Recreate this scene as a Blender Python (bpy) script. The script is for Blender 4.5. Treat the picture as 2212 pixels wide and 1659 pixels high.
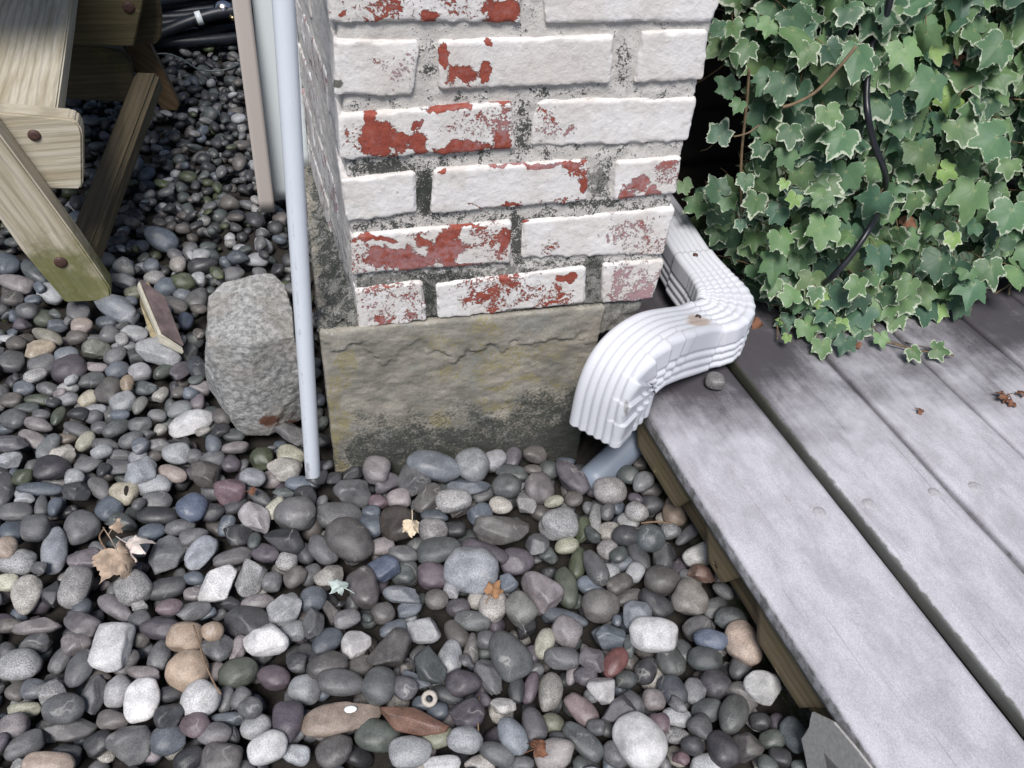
import bpy, bmesh, math, random
import numpy as np
from mathutils import Matrix, Vector
S = bpy.context.scene
for o in list(bpy.data.objects): bpy.data.objects.remove(o)

# ---------------------------------------------------------------- camera
F, YAW, PIT, ROL = 1803.47, 0.291913, 0.738823, -0.0914515     # focal length in px of a 2212 px wide picture
CAM = np.array([-0.0425, -0.8751, 0.6953])
cy_, sy_, cp_, sp_ = math.cos(YAW), math.sin(YAW), math.cos(PIT), math.sin(PIT)
fwd = np.array([sy_*cp_, cy_*cp_, -sp_]); rgt = np.array([cy_, -sy_, 0.0]); dwn = np.cross(fwd, rgt)
cr_, sr_ = math.cos(ROL), math.sin(ROL)
RT = cr_*rgt + sr_*dwn; DN = -sr_*rgt + cr_*dwn; FW = fwd
cam_d = bpy.data.cameras.new('camera'); cam = bpy.data.objects.new('camera', cam_d); S.collection.objects.link(cam)
cam_d.sensor_width = 36; cam_d.lens = F*36/2212; cam_d.clip_start = 0.02; cam_d.clip_end = 500
cam.matrix_world = Matrix(((RT[0], -DN[0], -FW[0], CAM[0]), (RT[1], -DN[1], -FW[1], CAM[1]), (RT[2], -DN[2], -FW[2], CAM[2]), (0, 0, 0, 1)))
S.camera = cam

# ---------------------------------------------------------------- light
SUN_EL, SUN_AZ = 57, 200          # azimuth clockwise from +Y (north)
w = bpy.data.worlds.new('World'); S.world = w; w.use_nodes = True
nt = w.node_tree; bg = nt.nodes['Background']; sky = nt.nodes.new('ShaderNodeTexSky'); sky.sky_type = 'NISHITA'
sky.sun_disc = False; sky.sun_elevation = math.radians(SUN_EL); sky.sun_rotation = math.radians(SUN_AZ)
sky.air_density = 1.0; sky.dust_density = 1.5; sky.ozone_density = 1.0
nt.links.new(sky.outputs[0], bg.inputs[0]); bg.inputs[1].default_value = 0.075
sd = bpy.data.lights.new('sun', 'SUN'); sun = bpy.data.objects.new('sun', sd); S.collection.objects.link(sun)
sd.energy = 3.3; sd.angle = math.radians(22); sd.color = (1.0, 0.975, 0.955)
az, el = math.radians(SUN_AZ), math.radians(SUN_EL)
sdir = Vector((math.sin(az)*math.cos(el), math.cos(az)*math.cos(el), math.sin(el)))
sun.rotation_euler = sdir.to_track_quat('Z', 'Y').to_euler()
S.view_settings.view_transform = 'Standard'; S.view_settings.look = 'None'
S.view_settings.exposure = 0.26; S.view_settings.gamma = 1

# ---------------------------------------------------------------- geometry of the photograph -> places in the world
def ray(u, v): return FW + RT*((u-1106)/F) + DN*((v-829.5)/F)
def onz(u, v, z): d = ray(u, v); return CAM + d*((z-CAM[2])/d[2])
def ony(u, v, y): d = ray(u, v); return CAM + d*((y-CAM[1])/d[1])
def onplane(u, v, P, n): d = ray(u, v); return CAM + d*(np.dot(np.array(P)-CAM, n)/np.dot(d, n))
def proj(P):
    V = np.atleast_2d(P)-CAM; z = V@FW
    return np.c_[1106+F*(V@RT)/z, 829.5+F*(V@DN)/z], z
def nrm(v): v = np.array(v, float); return v/np.linalg.norm(v)
ZG = -0.262      # top of the pebble bed
ZD = -0.14       # top of the deck

# ---------------------------------------------------------------- helpers
rng = np.random.default_rng(7)
def _h(ix, iy, iz, s):
    with np.errstate(over='ignore'):
        h = ix.astype(np.uint32)*np.uint32(374761393)+iy.astype(np.uint32)*np.uint32(668265263)+iz.astype(np.uint32)*np.uint32(1274126177)+np.uint32(s*97+13)
        h = (h ^ (h >> np.uint32(13)))*np.uint32(1103515245); h = (h ^ (h >> np.uint32(16)))*np.uint32(2246822519); h ^= h >> np.uint32(15)
    return (h & np.uint32(0xffffff)).astype(np.float64)/0xffffff
def vn(P, sc=1.0, s=0):
    P = np.asarray(P, float)*sc+1000.0; I = np.floor(P).astype(np.int64); f = P-I; u = f*f*(3-2*f); r = 0
    for dx in (0, 1):
        for dy in (0, 1):
            for dz in (0, 1):
                wgt = (u[:, 0] if dx else 1-u[:, 0])*(u[:, 1] if dy else 1-u[:, 1])*(u[:, 2] if dz else 1-u[:, 2])
                r = r+wgt*_h(I[:, 0]+dx, I[:, 1]+dy, I[:, 2]+dz, s)
    return r
def fbm(P, sc, o=4, s=0, g=0.5):
    P = np.asarray(P, float); a = 1; t = 0; r = 0
    for k in range(o): r = r+a*vn(P, sc*2**k, s+k*17); t += a; a *= g
    return r/t
def sstep(a, b, x): t = np.clip((x-a)/(b-a), 0, 1); return t*t*(3-2*t)

def mesh(name, V, Fc, mat=None, attrs=None, smooth=True):
    """Fc: one (n,k) int array or a list of them."""
    Fs = Fc if isinstance(Fc, list) else [Fc]
    me = bpy.data.meshes.new(name); V = np.ascontiguousarray(V, np.float32); me.vertices.add(len(V)); me.vertices.foreach_set('co', V.ravel())
    idx = np.concatenate([f.ravel() for f in Fs]).astype(np.int32); tot = np.concatenate([np.full(len(f), f.shape[1]) for f in Fs])
    st = np.concatenate([[0], np.cumsum(tot)[:-1]]).astype(np.int32)
    me.loops.add(len(idx)); me.loops.foreach_set('vertex_index', idx)
    me.polygons.add(len(tot)); me.polygons.foreach_set('loop_start', st)
    me.polygons.foreach_set('use_smooth', np.full(len(tot), smooth))
    me.update(calc_edges=True)
    for k, a in (attrs or {}).items():
        a = np.asarray(a, np.float32)
        if a.ndim == 1: me.attributes.new(k, 'FLOAT', 'POINT').data.foreach_set('value', a)
        elif a.shape[1] == 4: me.attributes.new(k, 'FLOAT_COLOR', 'POINT').data.foreach_set('color', a.ravel())
        else: me.attributes.new(k, 'FLOAT_VECTOR', 'POINT').data.foreach_set('vector', a.ravel())
    if mat: me.materials.append(mat)
    return me
def link(name, me, parent=None, loc=None):
    o = bpy.data.objects.new(name, me); S.collection.objects.link(o)
    if loc is not None: o.location = loc
    if parent: o.parent = parent
    return o
def tag(o, label=None, cat=None, group=None, kind=None):
    if label: o['label'] = label
    if cat: o['category'] = cat
    if group: o['group'] = group
    if kind: o['kind'] = kind
    return o
def thing(name, label, cat, group=None):
    o = bpy.data.objects.new(name, None); S.collection.objects.link(o); o.empty_display_size = .05
    return tag(o, label, cat, group)
class MB:
    """collects pieces for ONE mesh"""
    def __init__(s): s.V = []; s.F = []; s.A = {}; s.n = 0
    def add(s, V, F, **at):
        V = np.asarray(V, float); s.V.append(V)
        for f in (F if isinstance(F, list) else [F]): s.F.append(np.asarray(f)+s.n)
        for k, a in at.items():
            a = np.asarray(a, float)
            if a.ndim == 0: a = np.full(len(V), float(a))
            elif a.ndim == 1 and len(a) in (3, 4) and len(a) != len(V): a = np.tile(a, (len(V), 1))
            s.A.setdefault(k, []).append(a)
        s.n += len(V)
    def build(s, name, mat, parent=None, smooth=True):
        by = {}
        for f in s.F: by.setdefault(f.shape[1], []).append(f)
        me = mesh(name, np.concatenate(s.V), [np.concatenate(v) for v in by.values()], mat, {k: np.concatenate(a) for k, a in s.A.items()}, smooth)
        return link(name, me, parent)
def lattice(nx, ny, nz):
    """surface lattice of a box: integer points and outward quads"""
    n = (nx, ny, nz); pts = []; qs = []; c = 0
    for ax in range(3):
        b, d = (ax+1) % 3, (ax+2) % 3
        I, J = np.meshgrid(np.arange(n[b]+1), np.arange(n[d]+1), indexing='ij')
        id_ = np.arange(I.size).reshape(I.shape)
        q = np.stack([id_[:-1, :-1], id_[1:, :-1], id_[1:, 1:], id_[:-1, 1:]], -1).reshape(-1, 4)
        for side in (0, n[ax]):
            P = np.zeros((I.size, 3), int); P[:, ax] = side; P[:, b] = I.ravel(); P[:, d] = J.ravel()
            pts.append(P); qs.append((q if side else q[:, ::-1])+c); c += len(P)
    P = np.concatenate(pts); key = (P[:, 0]*(ny+1)+P[:, 1])*(nz+1)+P[:, 2]
    _, first, inv = np.unique(key, return_index=True, return_inverse=True)
    return P[first], inv[np.concatenate(qs)]
def rbox(L, res, r, caps=None):
    res = res if isinstance(res, tuple) else (res,)*3
    n = [max(2, int(round(l/s))) for l, s in zip(L, res)]; P, Q = lattice(*n)
    p = P/np.array(n)*np.array(L); q = np.clip(p, r, np.array(L)-r); d = p-q; ln = np.linalg.norm(d, axis=1, keepdims=True)
    D = d/np.maximum(ln, 1e-9); return q+r*D, Q, D
def tube(path, rad, n=10, closed=False):
    path = np.asarray(path, float); m = len(path); rad = np.broadcast_to(rad, (m,))
    T = np.gradient(path, axis=0); T /= np.linalg.norm(T, axis=1, keepdims=True)
    up = np.array([0, 0, 1.]) if abs(T[0, 2]) < .9 else np.array([1., 0, 0]); N = np.zeros_like(T); N[0] = nrm(np.cross(T[0], up))
    for i in range(1, m): v = N[i-1]-T[i]*np.dot(N[i-1], T[i]); N[i] = v/np.linalg.norm(v)
    B = np.cross(T, N); a = np.arange(n)*2*math.pi/n
    V = path[:, None]+rad[:, None, None]*(np.cos(a)[None, :, None]*N[:, None]+np.sin(a)[None, :, None]*B[:, None]); V = V.reshape(-1, 3)
    i, j = np.meshgrid(np.arange(m-1), np.arange(n), indexing='ij'); i = i.ravel(); j = j.ravel(); k = (j+1) % n
    Q = np.stack([i*n+j, i*n+k, (i+1)*n+k, (i+1)*n+j], 1)
    c0 = len(V); V = np.vstack([V, path[0], path[-1]]); j = np.arange(n); k = (j+1) % n
    Tr = np.vstack([np.stack([k, j, np.full(n, c0)], 1), np.stack([(m-1)*n+j, (m-1)*n+k, np.full(n, c0+1)], 1)])
    return V, [Q, Tr]
def smooth_path(P, k=12):
    P = np.asarray(P, float); P = np.vstack([2*P[0]-P[1], P, 2*P[-1]-P[-2]]); out = []
    for i in range(1, len(P)-2):
        for t in np.arange(k)/k:
            a, b, c, d = P[i-1], P[i], P[i+1], P[i+2]
            out.append(.5*((2*b)+(-a+c)*t+(2*a-5*b+4*c-d)*t*t+(-a+3*b-3*c+d)*t**3))
    out.append(P[-2]); return np.array(out)
def hull(P):
    bm = bmesh.new()
    for p in P: bm.verts.new(p)
    r = bmesh.ops.convex_hull(bm, input=bm.verts)
    bmesh.ops.delete(bm, geom=[g for g in r['geom_interior'] if isinstance(g, bmesh.types.BMVert)], context='VERTS')
    bmesh.ops.recalc_face_normals(bm, faces=bm.faces)
    return bm

# ---------------------------------------------------------------- materials
class M:
    def __init__(s, name, rough=.7):
        s.m = bpy.data.materials.new(name); s.m.use_nodes = True; s.t = s.m.node_tree; s.b = s.t.nodes['Principled BSDF']; s.b.inputs['Roughness'].default_value = rough
        s.pos = s.n('ShaderNodeNewGeometry').outputs['Position']
    def n(s, ty, **k):
        x = s.t.nodes.new(ty)
        for a, v in k.items(): setattr(x, a, v)
        return x
    def put(s, sock, v):
        if isinstance(v, bpy.types.NodeSocket): s.t.links.new(v, sock)
        elif isinstance(v, (tuple, list)) and len(v) == 3 and sock.type == 'RGBA': sock.default_value = (*v, 1)
        else: sock.default_value = v
    def at(s, name, out='Fac'): x = s.n('ShaderNodeAttribute', attribute_name=name); return x.outputs[out]
    def noise(s, sc, det=4, rough=.55, vec=None, dist=0): 
        x = s.n('ShaderNodeTexNoise'); s.put(x.inputs['Scale'], sc); x.inputs['Detail'].default_value = det; x.inputs['Roughness'].default_value = rough; x.inputs['Distortion'].default_value = dist
        s.put(x.inputs['Vector'], vec if vec is not None else s.pos); return x.outputs['Fac']
    def voro(s, sc, vec=None, out='Distance', feat='F1'):
        x = s.n('ShaderNodeTexVoronoi', feature=feat); s.put(x.inputs['Scale'], sc); s.put(x.inputs['Vector'], vec if vec is not None else s.pos); return x.outputs[out]
    def ma(s, op, a, b=0., c=0., clamp=False):
        x = s.n('ShaderNodeMath', operation=op, use_clamp=clamp); s.put(x.inputs[0], a); s.put(x.inputs[1], b); s.put(x.inputs[2], c); return x.outputs[0]
    def rng(s, v, a, b, c=0., d=1.): x = s.n('ShaderNodeMapRange'); x.interpolation_type = 'SMOOTHSTEP'; [s.put(x.inputs[i], q) for i, q in enumerate((v, a, b, c, d))]; return x.outputs[0]
    def mix(s, f, a, b, ty='MIX'):
        x = s.n('ShaderNodeMix', data_type='RGBA', blend_type=ty); s.put(x.inputs['Factor'], f); s.put(x.inputs[6], a); s.put(x.inputs[7], b); return x.outputs[2]
    def scale(s, vec, v): x = s.n('ShaderNodeMapping'); s.put(x.inputs['Vector'], vec); x.inputs['Scale'].default_value = v; return x.outputs[0]
    def bump(s, h, st=.5, d=.001): x = s.n('ShaderNodeBump'); x.inputs['Strength'].default_value = st; x.inputs['Distance'].default_value = d; s.put(x.inputs['Height'], h); s.put(s.b.inputs['Normal'], x.outputs[0])
    def col(s, c): s.put(s.b.inputs['Base Color'], c)
    def rgh(s, c): s.put(s.b.inputs['Roughness'], c)
def grey(m, v): x = m.n('ShaderNodeCombineColor'); [m.put(x.inputs[i], v) for i in range(3)]; return x.outputs[0]

def mat_pebble():
    m = M('pebble_stone', .5); c = m.at('Col', 'Color'); spk = m.at('spk')
    n1 = m.noise(55, 5, .6); n2 = m.noise(620, 3, .7); n3 = m.noise(18, 3)
    c = m.mix(1, c, grey(m, m.rng(n1, .25, .75, .74, 1.26)), 'MULTIPLY')
    f = m.rng(n2, .3, .72, 0., 1.); lo = m.ma('SUBTRACT', 1., m.ma('MULTIPLY', spk, .62)); hi = m.ma('ADD', 1., m.ma('MULTIPLY', spk, 1.0))
    k = m.n('ShaderNodeMix', data_type='FLOAT'); m.put(k.inputs[0], f); m.put(k.inputs[2], lo); m.put(k.inputs[3], hi)
    c = m.mix(1, c, grey(m, k.outputs[0]), 'MULTIPLY')
    wv = m.n('ShaderNodeTexWave', wave_type='BANDS'); m.put(wv.inputs['Vector'], m.pos); wv.inputs['Scale'].default_value = 9; wv.inputs['Distortion'].default_value = 14; wv.inputs['Detail'].default_value = 3; wv.inputs['Detail Scale'].default_value = 2.2
    c = m.mix(m.ma('MULTIPLY', m.ma('MULTIPLY', m.rng(wv.outputs[1], .97, .998), m.rng(n3, .54, .66)), .3), c, (.5, .48, .45)); pale = m.rng(m.noise(900, 2, .8), .68, .74); c = m.mix(m.ma('MULTIPLY', pale, .35), c, (.55, .55, .53))
    ms = m.rng(m.ma('ADD', m.ma('MULTIPLY', m.at('moss'), .75), m.ma('MULTIPLY', m.ma('SUBTRACT', m.noise(70, 5, .7), .5), 1.1)), .45, .65)
    c = m.mix(m.ma('MULTIPLY', ms, .8), c, (.055, .085, .018))
    dk = m.rng(m.noise(150, 4, .75), .66, .74); c = m.mix(m.ma('MULTIPLY', dk, .4), c, (.03, .03, .03))
    m.col(c); m.rgh(m.rng(n1, .3, .7, .36, .6)); m.b.inputs['Specular IOR Level'].default_value = .5
    m.bump(m.ma('ADD', m.ma('MULTIPLY', n2, .35), n1), .6, .0013); return m.m
def mat_brick():
    m = M('painted_brick', .75); wear = m.at('wear'); dust = m.at('dust')
    n1 = m.noise(46, 8, .78, dist=.5); n2 = m.noise(330, 4, .7); n3 = m.noise(120, 4, .6)
    v = m.ma('ADD', wear, m.ma('ADD', m.ma('MULTIPLY', m.ma('SUBTRACT', n1, .5), 2.5), m.ma('MULTIPLY', m.ma('SUBTRACT', n2, .5), m.at('spek'))))
    red = m.rng(v, .47, .53)
    rc = m.mix(m.rng(n1, .3, .7), (.24, .045, .028), (.37, .085, .05)); rc = m.mix(m.rng(n2, .35, .75, 0., .45), rc, (.17, .03, .022))
    film = m.ma('MULTIPLY', m.rng(m.ma('ADD', m.noise(90, 5, .75), m.ma('MULTIPLY', dust, .35)), .5, .72), m.ma('ADD', .25, m.ma('MULTIPLY', dust, .6)))
    rc = m.mix(film, rc, (.42, .29, .31))
    pc = m.mix(m.rng(m.noise(14, 4), .35, .65), (.66, .615, .575), (.76, .735, .72)); pc = m.mix(m.rng(n3, .5, .75, 0., .45), pc, (.48, .44, .40))
    pc = m.mix(m.rng(m.noise(420, 3, .8), .66, .72, 0., .45), pc, (.24, .17, .15))
    c = m.mix(red, pc, rc); dirt = m.rng(m.ma('ADD', m.at('grime'), m.ma('MULTIPLY', m.ma('SUBTRACT', n3, .5), 1.1)), .45, .62)
    c = m.mix(m.ma('MULTIPLY', dirt, .9), c, (.075, .075, .06)); m.col(c)
    h = m.ma('ADD', m.ma('MULTIPLY', red, -1.), m.ma('ADD', m.ma('MULTIPLY', n2, .5), m.ma('MULTIPLY', n3, .3))); m.bump(h, 1., .0016); return m.m
def mat_mortar():
    m = M('mortar', .9); n1 = m.noise(75, 6, .75, dist=.3); n2 = m.noise(420, 4, .75); g = m.at('grime'); p = m.at('paint')
    n1 = m.noise(52, 8, .8, dist=.5); sand = m.mix(m.rng(n2, .35, .7), (.15, .145, .13), (.38, .37, .34)); sand = m.mix(m.rng(m.noise(800, 2), .66, .7), sand, (.55, .54, .5))
    v = m.ma('ADD', g, m.ma('ADD', m.ma('MULTIPLY', m.ma('SUBTRACT', n1, .5), 2.6), m.ma('MULTIPLY', m.ma('SUBTRACT', n2, .5), 1.8)))
    bk = m.rng(v, .50, .58); pt = m.rng(m.ma('ADD', p, m.ma('MULTIPLY', m.ma('SUBTRACT', m.noise(110, 6, .7), .5), 1.4)), .45, .55)
    c = m.mix(pt, sand, m.mix(m.rng(n1, .3, .7), (.56, .525, .485), (.70, .675, .645))); c = m.mix(m.ma('MULTIPLY', bk, .93), c, m.mix(n2, (.008, .012, .010), (.05, .055, .045)))
    vs = m.voro(360, m.ma('MULTIPLY', 1., 1.) if False else None); c = m.mix(m.ma('MULTIPLY', m.rng(vs, .30, .16), m.rng(m.noise(90, 3), .42, .56, 0., .75)), c, (.50, .48, .43))
    ms = m.rng(m.ma('ADD', m.at('moss'), m.ma('MULTIPLY', m.ma('SUBTRACT', n1, .5), 1.2)), .5, .7); c = m.mix(m.ma('MULTIPLY', ms, .6), c, (.13, .125, .05))
    m.col(c); m.bump(m.ma('ADD', n1, m.ma('MULTIPLY', n2, .8)), .9, .002); return m.m
def mat_footing():
    m = M('sandstone_footing', .9); P = m.pos
    n1 = m.noise(1, 7, .72, m.scale(P, (16, 20, 30))); n2 = m.noise(260, 4, .7); n3 = m.noise(22, 5, .65)
    c = m.mix(m.rng(n1, .35, .65), (.19, .178, .15), (.40, .365, .305)); c = m.mix(m.rng(n3, .5, .7, 0., .6), c, (.27, .275, .26)); c = m.mix(m.rng(n2, .3, .7, 0., .35), c, (.13, .12, .10))
    y = m.rng(m.ma('ADD', m.at('yel'), m.ma('ADD', m.ma('MULTIPLY', m.ma('SUBTRACT', m.noise(30, 6, .75), .5), 1.5), m.ma('MULTIPLY', m.ma('SUBTRACT', n2, .5), 1.8))), .40, .72)
    c = m.mix(m.ma('MULTIPLY', y, .66), c, m.mix(n2, (.21, .18, .075), (.34, .285, .11)))
    k = m.rng(m.ma('ADD', m.at('blk'), m.ma('ADD', m.ma('MULTIPLY', m.ma('SUBTRACT', m.noise(26, 7, .8), .5), 1.5), m.ma('MULTIPLY', m.ma('SUBTRACT', n2, .5), 1.3))), .22, .78)
    c = m.mix(m.ma('MULTIPLY', k, .92), c, m.mix(n3, (.018, .022, .02), (.05, .055, .045)))
    wv = m.rng(m.ma('ADD', m.at('wht'), m.ma('MULTIPLY', m.ma('SUBTRACT', m.noise(60, 5, .7), .5), 1.2)), .5, .62); c = m.mix(m.ma('MULTIPLY', wv, .75), c, (.5, .51, .5))
    m.col(c); m.bump(m.ma('ADD', m.ma('MULTIPLY', n1, 1.5), m.ma('ADD', n3, m.ma('MULTIPLY', n2, 1.1))), .42, .0018); return m.m
def mat_granite():
    m = M('rough_granite', .8); n1 = m.noise(1, 5, .7, m.scale(m.pos, (130, 110, 170))); n2 = m.noise(420, 3, .75); n3 = m.noise(12, 4)
    c = m.mix(m.rng(n1, .32, .68), (.17, .17, .165), (.50, .495, .48)); c = m.mix(m.rng(n3, .45, .65, 0., .5), c, (.24, .21, .17)); c = m.mix(m.rng(n2, .6, .75, 0., .6), c, (.05, .05, .05)); c = m.mix(m.rng(m.noise(600, 2), .63, .72, 0., .6), c, (.62, .62, .6))
    c = m.mix(m.rng(m.ma('ADD', m.at('rust'), m.ma('MULTIPLY', m.ma('SUBTRACT', m.noise(40, 4), .5), 1.6)), .5, .75), c, (.12, .05, .03))
    m.col(c); m.bump(m.ma('ADD', n1, n2), .8, .002); return m.m
def mat_wood(name, a, b, green=0., rough=.75):
    m = M(name, rough); wc = m.at('wc', 'Vector'); g = m.noise(1, 5, .6, m.scale(wc, (5, 60, 60)), dist=.6); f = m.noise(1, 4, .7, m.scale(wc, (14, 420, 420)))
    wv = m.n('ShaderNodeTexWave', wave_type='BANDS', bands_direction='Y'); m.put(wv.inputs['Vector'], m.scale(wc, (1.4, 9, 9))); wv.inputs['Scale'].default_value = 2.6; wv.inputs['Distortion'].default_value = 7; wv.inputs['Detail'].default_value = 3; wv.inputs['Detail Scale'].default_value = .6
    c = m.mix(m.rng(g, .3, .7), a, b); c = m.mix(m.rng(wv.outputs[1], .55, .95, 0., .32), c, tuple(x*.42 for x in a)); c = m.mix(m.rng(f, .45, .8, 0., .35), c, tuple(x*.45 for x in a))
    gm = m.rng(m.ma('ADD', m.at('moss'), m.ma('MULTIPLY', m.ma('SUBTRACT', m.noise(16, 5, .65), .5), .9)), .4, .7); c = m.mix(m.ma('MULTIPLY', gm, .85), c, m.mix(m.noise(45, 3), (.05, .065, .01), (.17, .17, .04)))
    m.col(c); m.bump(m.ma('ADD', f, g), .6, .0012); return m.m
def mat_deck():
    m = M('weathered_deck_board', .72); wc = m.at('wc', 'Vector'); st = m.at('stain')
    fine = m.noise(1, 3, .8, m.scale(wc, (620, 760, 700))); blot = m.noise(1, 6, .66, m.scale(wc, (14, 24, 12)), dist=.3); gr = m.noise(1, 4, .6, m.scale(wc, (7, 110, 40)))
    c = m.mix(m.rng(blot, .32, .68), (.42, .405, .435), (.575, .56, .60)); c = m.mix(m.rng(fine, .28, .72, 0., 1.), m.mix(1, c, (.72, .72, .72), 'MULTIPLY'), m.mix(1, c, (1.15, 1.15, 1.15), 'MULTIPLY'))
    c = m.mix(m.rng(gr, .55, .8, 0., .25), c, (.18, .16, .17)); ck = m.noise(1, 5, .6, m.scale(wc, (3.2, 240, 60)), dist=.25); c = m.mix(m.rng(ck, .63, .72, 0., .5), c, (.13, .11, .12))
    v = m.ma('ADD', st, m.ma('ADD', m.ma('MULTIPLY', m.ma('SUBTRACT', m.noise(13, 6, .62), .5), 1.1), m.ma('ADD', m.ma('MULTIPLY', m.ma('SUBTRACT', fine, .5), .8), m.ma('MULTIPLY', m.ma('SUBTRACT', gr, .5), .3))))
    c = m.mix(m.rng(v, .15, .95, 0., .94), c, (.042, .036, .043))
    gm = m.rng(m.ma('ADD', m.at('moss'), m.ma('MULTIPLY', m.ma('SUBTRACT', m.noise(70, 5, .7), .5), .9)), .45, .75); c = m.mix(m.ma('MULTIPLY', gm, .75), c, (.055, .06, .035))
    m.col(c); m.bump(m.ma('ADD', m.ma('MULTIPLY', fine, 1.2), gr), .55, .0007); return m.m
def mat_white(name, c0, rough=.35, dirt=.35):
    m = M(name, rough); g = m.at('dirt'); n = m.noise(60, 5, .7); d = m.rng(m.ma('ADD', g, m.ma('MULTIPLY', m.ma('SUBTRACT', n, .5), .9)), .45, .8)
    c = m.mix(m.rng(m.noise(8, 3), .3, .7, 0., .12), c0, tuple(x*.8 for x in c0)); c = m.mix(m.ma('MULTIPLY', d, dirt), c, (.13, .11, .085))
    sp = m.rng(m.noise(260, 3, .7), .7, .76, 0., .5); c = m.mix(sp, c, (.2, .18, .15)); m.col(c)
    rs = m.rng(m.at('rust'), .25, .9, 0., .6); c2 = m.mix(rs, c, (.35, .19, .07)); m.col(c2); m.bump(m.noise(25, 2), .12, .002); return m.m
def mat_leaf():
    m = M('ivy_leaf', .5); c = m.at('Col', 'Color'); e = m.at('edge'); v = m.at('vein'); var = m.at('var')
    n = m.noise(120, 4, .65); n2 = m.noise(45, 3)
    c = m.mix(m.rng(n2, .3, .7, 0., .5), c, m.mix(1, c, (1.5, 1.35, 1.2), 'MULTIPLY')); c = m.mix(m.rng(n, .4, .7, 0., .25), c, m.mix(1, c, (.55, .65, .7), 'MULTIPLY'))
    c = m.mix(m.ma('MULTIPLY', m.rng(v, .2, .9), .6), c, m.mix(.5, c, (.45, .5, .25)))
    k = m.rng(m.ma('ADD', e, m.ma('ADD', m.ma('MULTIPLY', m.ma('SUBTRACT', n, .5), .75), m.ma('MULTIPLY', m.ma('SUBTRACT', var, .5), .24))), .925, 1.005)
    c = m.mix(m.ma('MULTIPLY', k, m.at('cream')), c, (.50, .54, .42)); m.col(c); m.b.inputs['Specular IOR Level'].default_value = .4
    m.bump(m.ma('ADD', m.ma('MULTIPLY', v, -1.), n), .35, .001)
    tr = m.n('ShaderNodeBsdfTranslucent'); m.put(tr.inputs[0], m.mix(1, c, (.9, 1.2, .4), 'MULTIPLY')); mx = m.n('ShaderNodeMixShader'); mx.inputs[0].default_value = .16
    m.t.links.new(m.b.outputs[0], mx.inputs[1]); m.t.links.new(tr.outputs[0], mx.inputs[2]); m.t.links.new(mx.outputs[0], m.t.nodes['Material Output'].inputs[0]); return m.m
def mat_plain(name, c, rough=.5, var=.3, sc=60, metal=0, bump=.2):
    m = M(name, rough); n = m.noise(sc, 4, .65); m.col(m.mix(m.rng(n, .3, .7), tuple(x*(1-var) for x in c), tuple(min(1, x*(1+var)) for x in c))); m.b.inputs['Metallic'].default_value = metal
    m.bump(n, bump, .001); return m.m
def mat_soil():
    m = M('dark_soil', .95); n = m.noise(90, 5, .75); n2 = m.noise(500, 3, .8); c = m.mix(n, (.012, .010, .008), (.05, .042, .034)); c = m.mix(m.rng(n2, .64, .7, 0., .8), c, (.22, .2, .17)); m.col(c); m.bump(m.ma('ADD', n, n2), 1., .004); return m.m
def mat_curb():
    m = M('mossy_concrete', .95); n = m.noise(60, 5, .7); n2 = m.noise(350, 3, .75); c = m.mix(m.rng(n2, .3, .7), (.06, .06, .05), (.2, .19, .16)); c = m.mix(m.rng(n, .42, .6), c, (.045, .06, .02)); m.col(c); m.bump(m.ma('ADD', n, n2), 1., .003); return m.m
PEB, BRK, MOR, FOO, GRA = mat_pebble(), mat_brick(), mat_mortar(), mat_footing(), mat_granite()
PINE = mat_wood('weathered_pine', (.40, .345, .24), (.58, .53, .43)); DARKW = mat_wood('shaded_dark_wood', (.055, .042, .02), (.11, .085, .045)); RIMW = mat_wood('rim_wood', (.12, .09, .045), (.23, .18, .11)); DECK = mat_deck()  # dark wood tone carries the shade under the table in its colour
WALU = mat_white('white_painted_metal', (.66, .67, .71), .34, .7); VINYL = mat_white('white_vinyl', (.86, .92, .93), .38, .2); PALE = mat_white('pale_plastic', (.74, .78, .84), .32, .5); TAUPE = mat_white('taupe_vinyl', (.56, .50, .46), .5, .15)
LEAF = mat_leaf(); SOIL = mat_soil(); CURB = mat_curb(); STEM = mat_plain('ivy_stem', (.16, .11, .06), .7); RUBBER = mat_plain('black_rubber', (.016, .02, .028), .42, .25); CABLE = mat_plain('black_cable', (.012, .013, .018), .35, .2)
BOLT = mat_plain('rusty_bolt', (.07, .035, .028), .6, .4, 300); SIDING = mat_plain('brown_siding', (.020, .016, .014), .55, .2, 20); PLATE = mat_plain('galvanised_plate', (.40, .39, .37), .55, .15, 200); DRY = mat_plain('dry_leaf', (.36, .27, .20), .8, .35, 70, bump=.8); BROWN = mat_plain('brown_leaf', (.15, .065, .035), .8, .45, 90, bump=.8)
INK = mat_plain('printed_ink', (.05, .06, .08), .6); BRASS = mat_plain('brass', (.45, .35, .2), .35, .2, 200, 1); CHROME = mat_plain('chrome', (.75, .72, .70), .2, .08, 50, 1); BEIGE = mat_plain('beige_ceramic', (.42, .38, .33), .6, .2, 200); TWIG = mat_plain('twig', (.20, .13, .08), .8, .3, 200)
PLUG = mat_plain('grey_plug', (.40, .385, .40), .7, .2, 500)
# ================================================================ ground
gm = MB(); gx = np.linspace(-1, 1, 81); g1 = np.sign(gx)*np.abs(gx)**3*60; X, Y = np.meshgrid(g1, g1+.5, indexing='ij'); V = np.c_[X.ravel(), Y.ravel(), np.full(X.size, ZG-.055)]
i, j = np.meshgrid(np.arange(80), np.arange(80), indexing='ij'); i = i.ravel(); j = j.ravel(); gm.add(V, np.stack([i*81+j, (i+1)*81+j, (i+1)*81+j+1, i*81+j+1], 1))
tag(gm.build('ground', SOIL), kind='structure')

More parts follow.
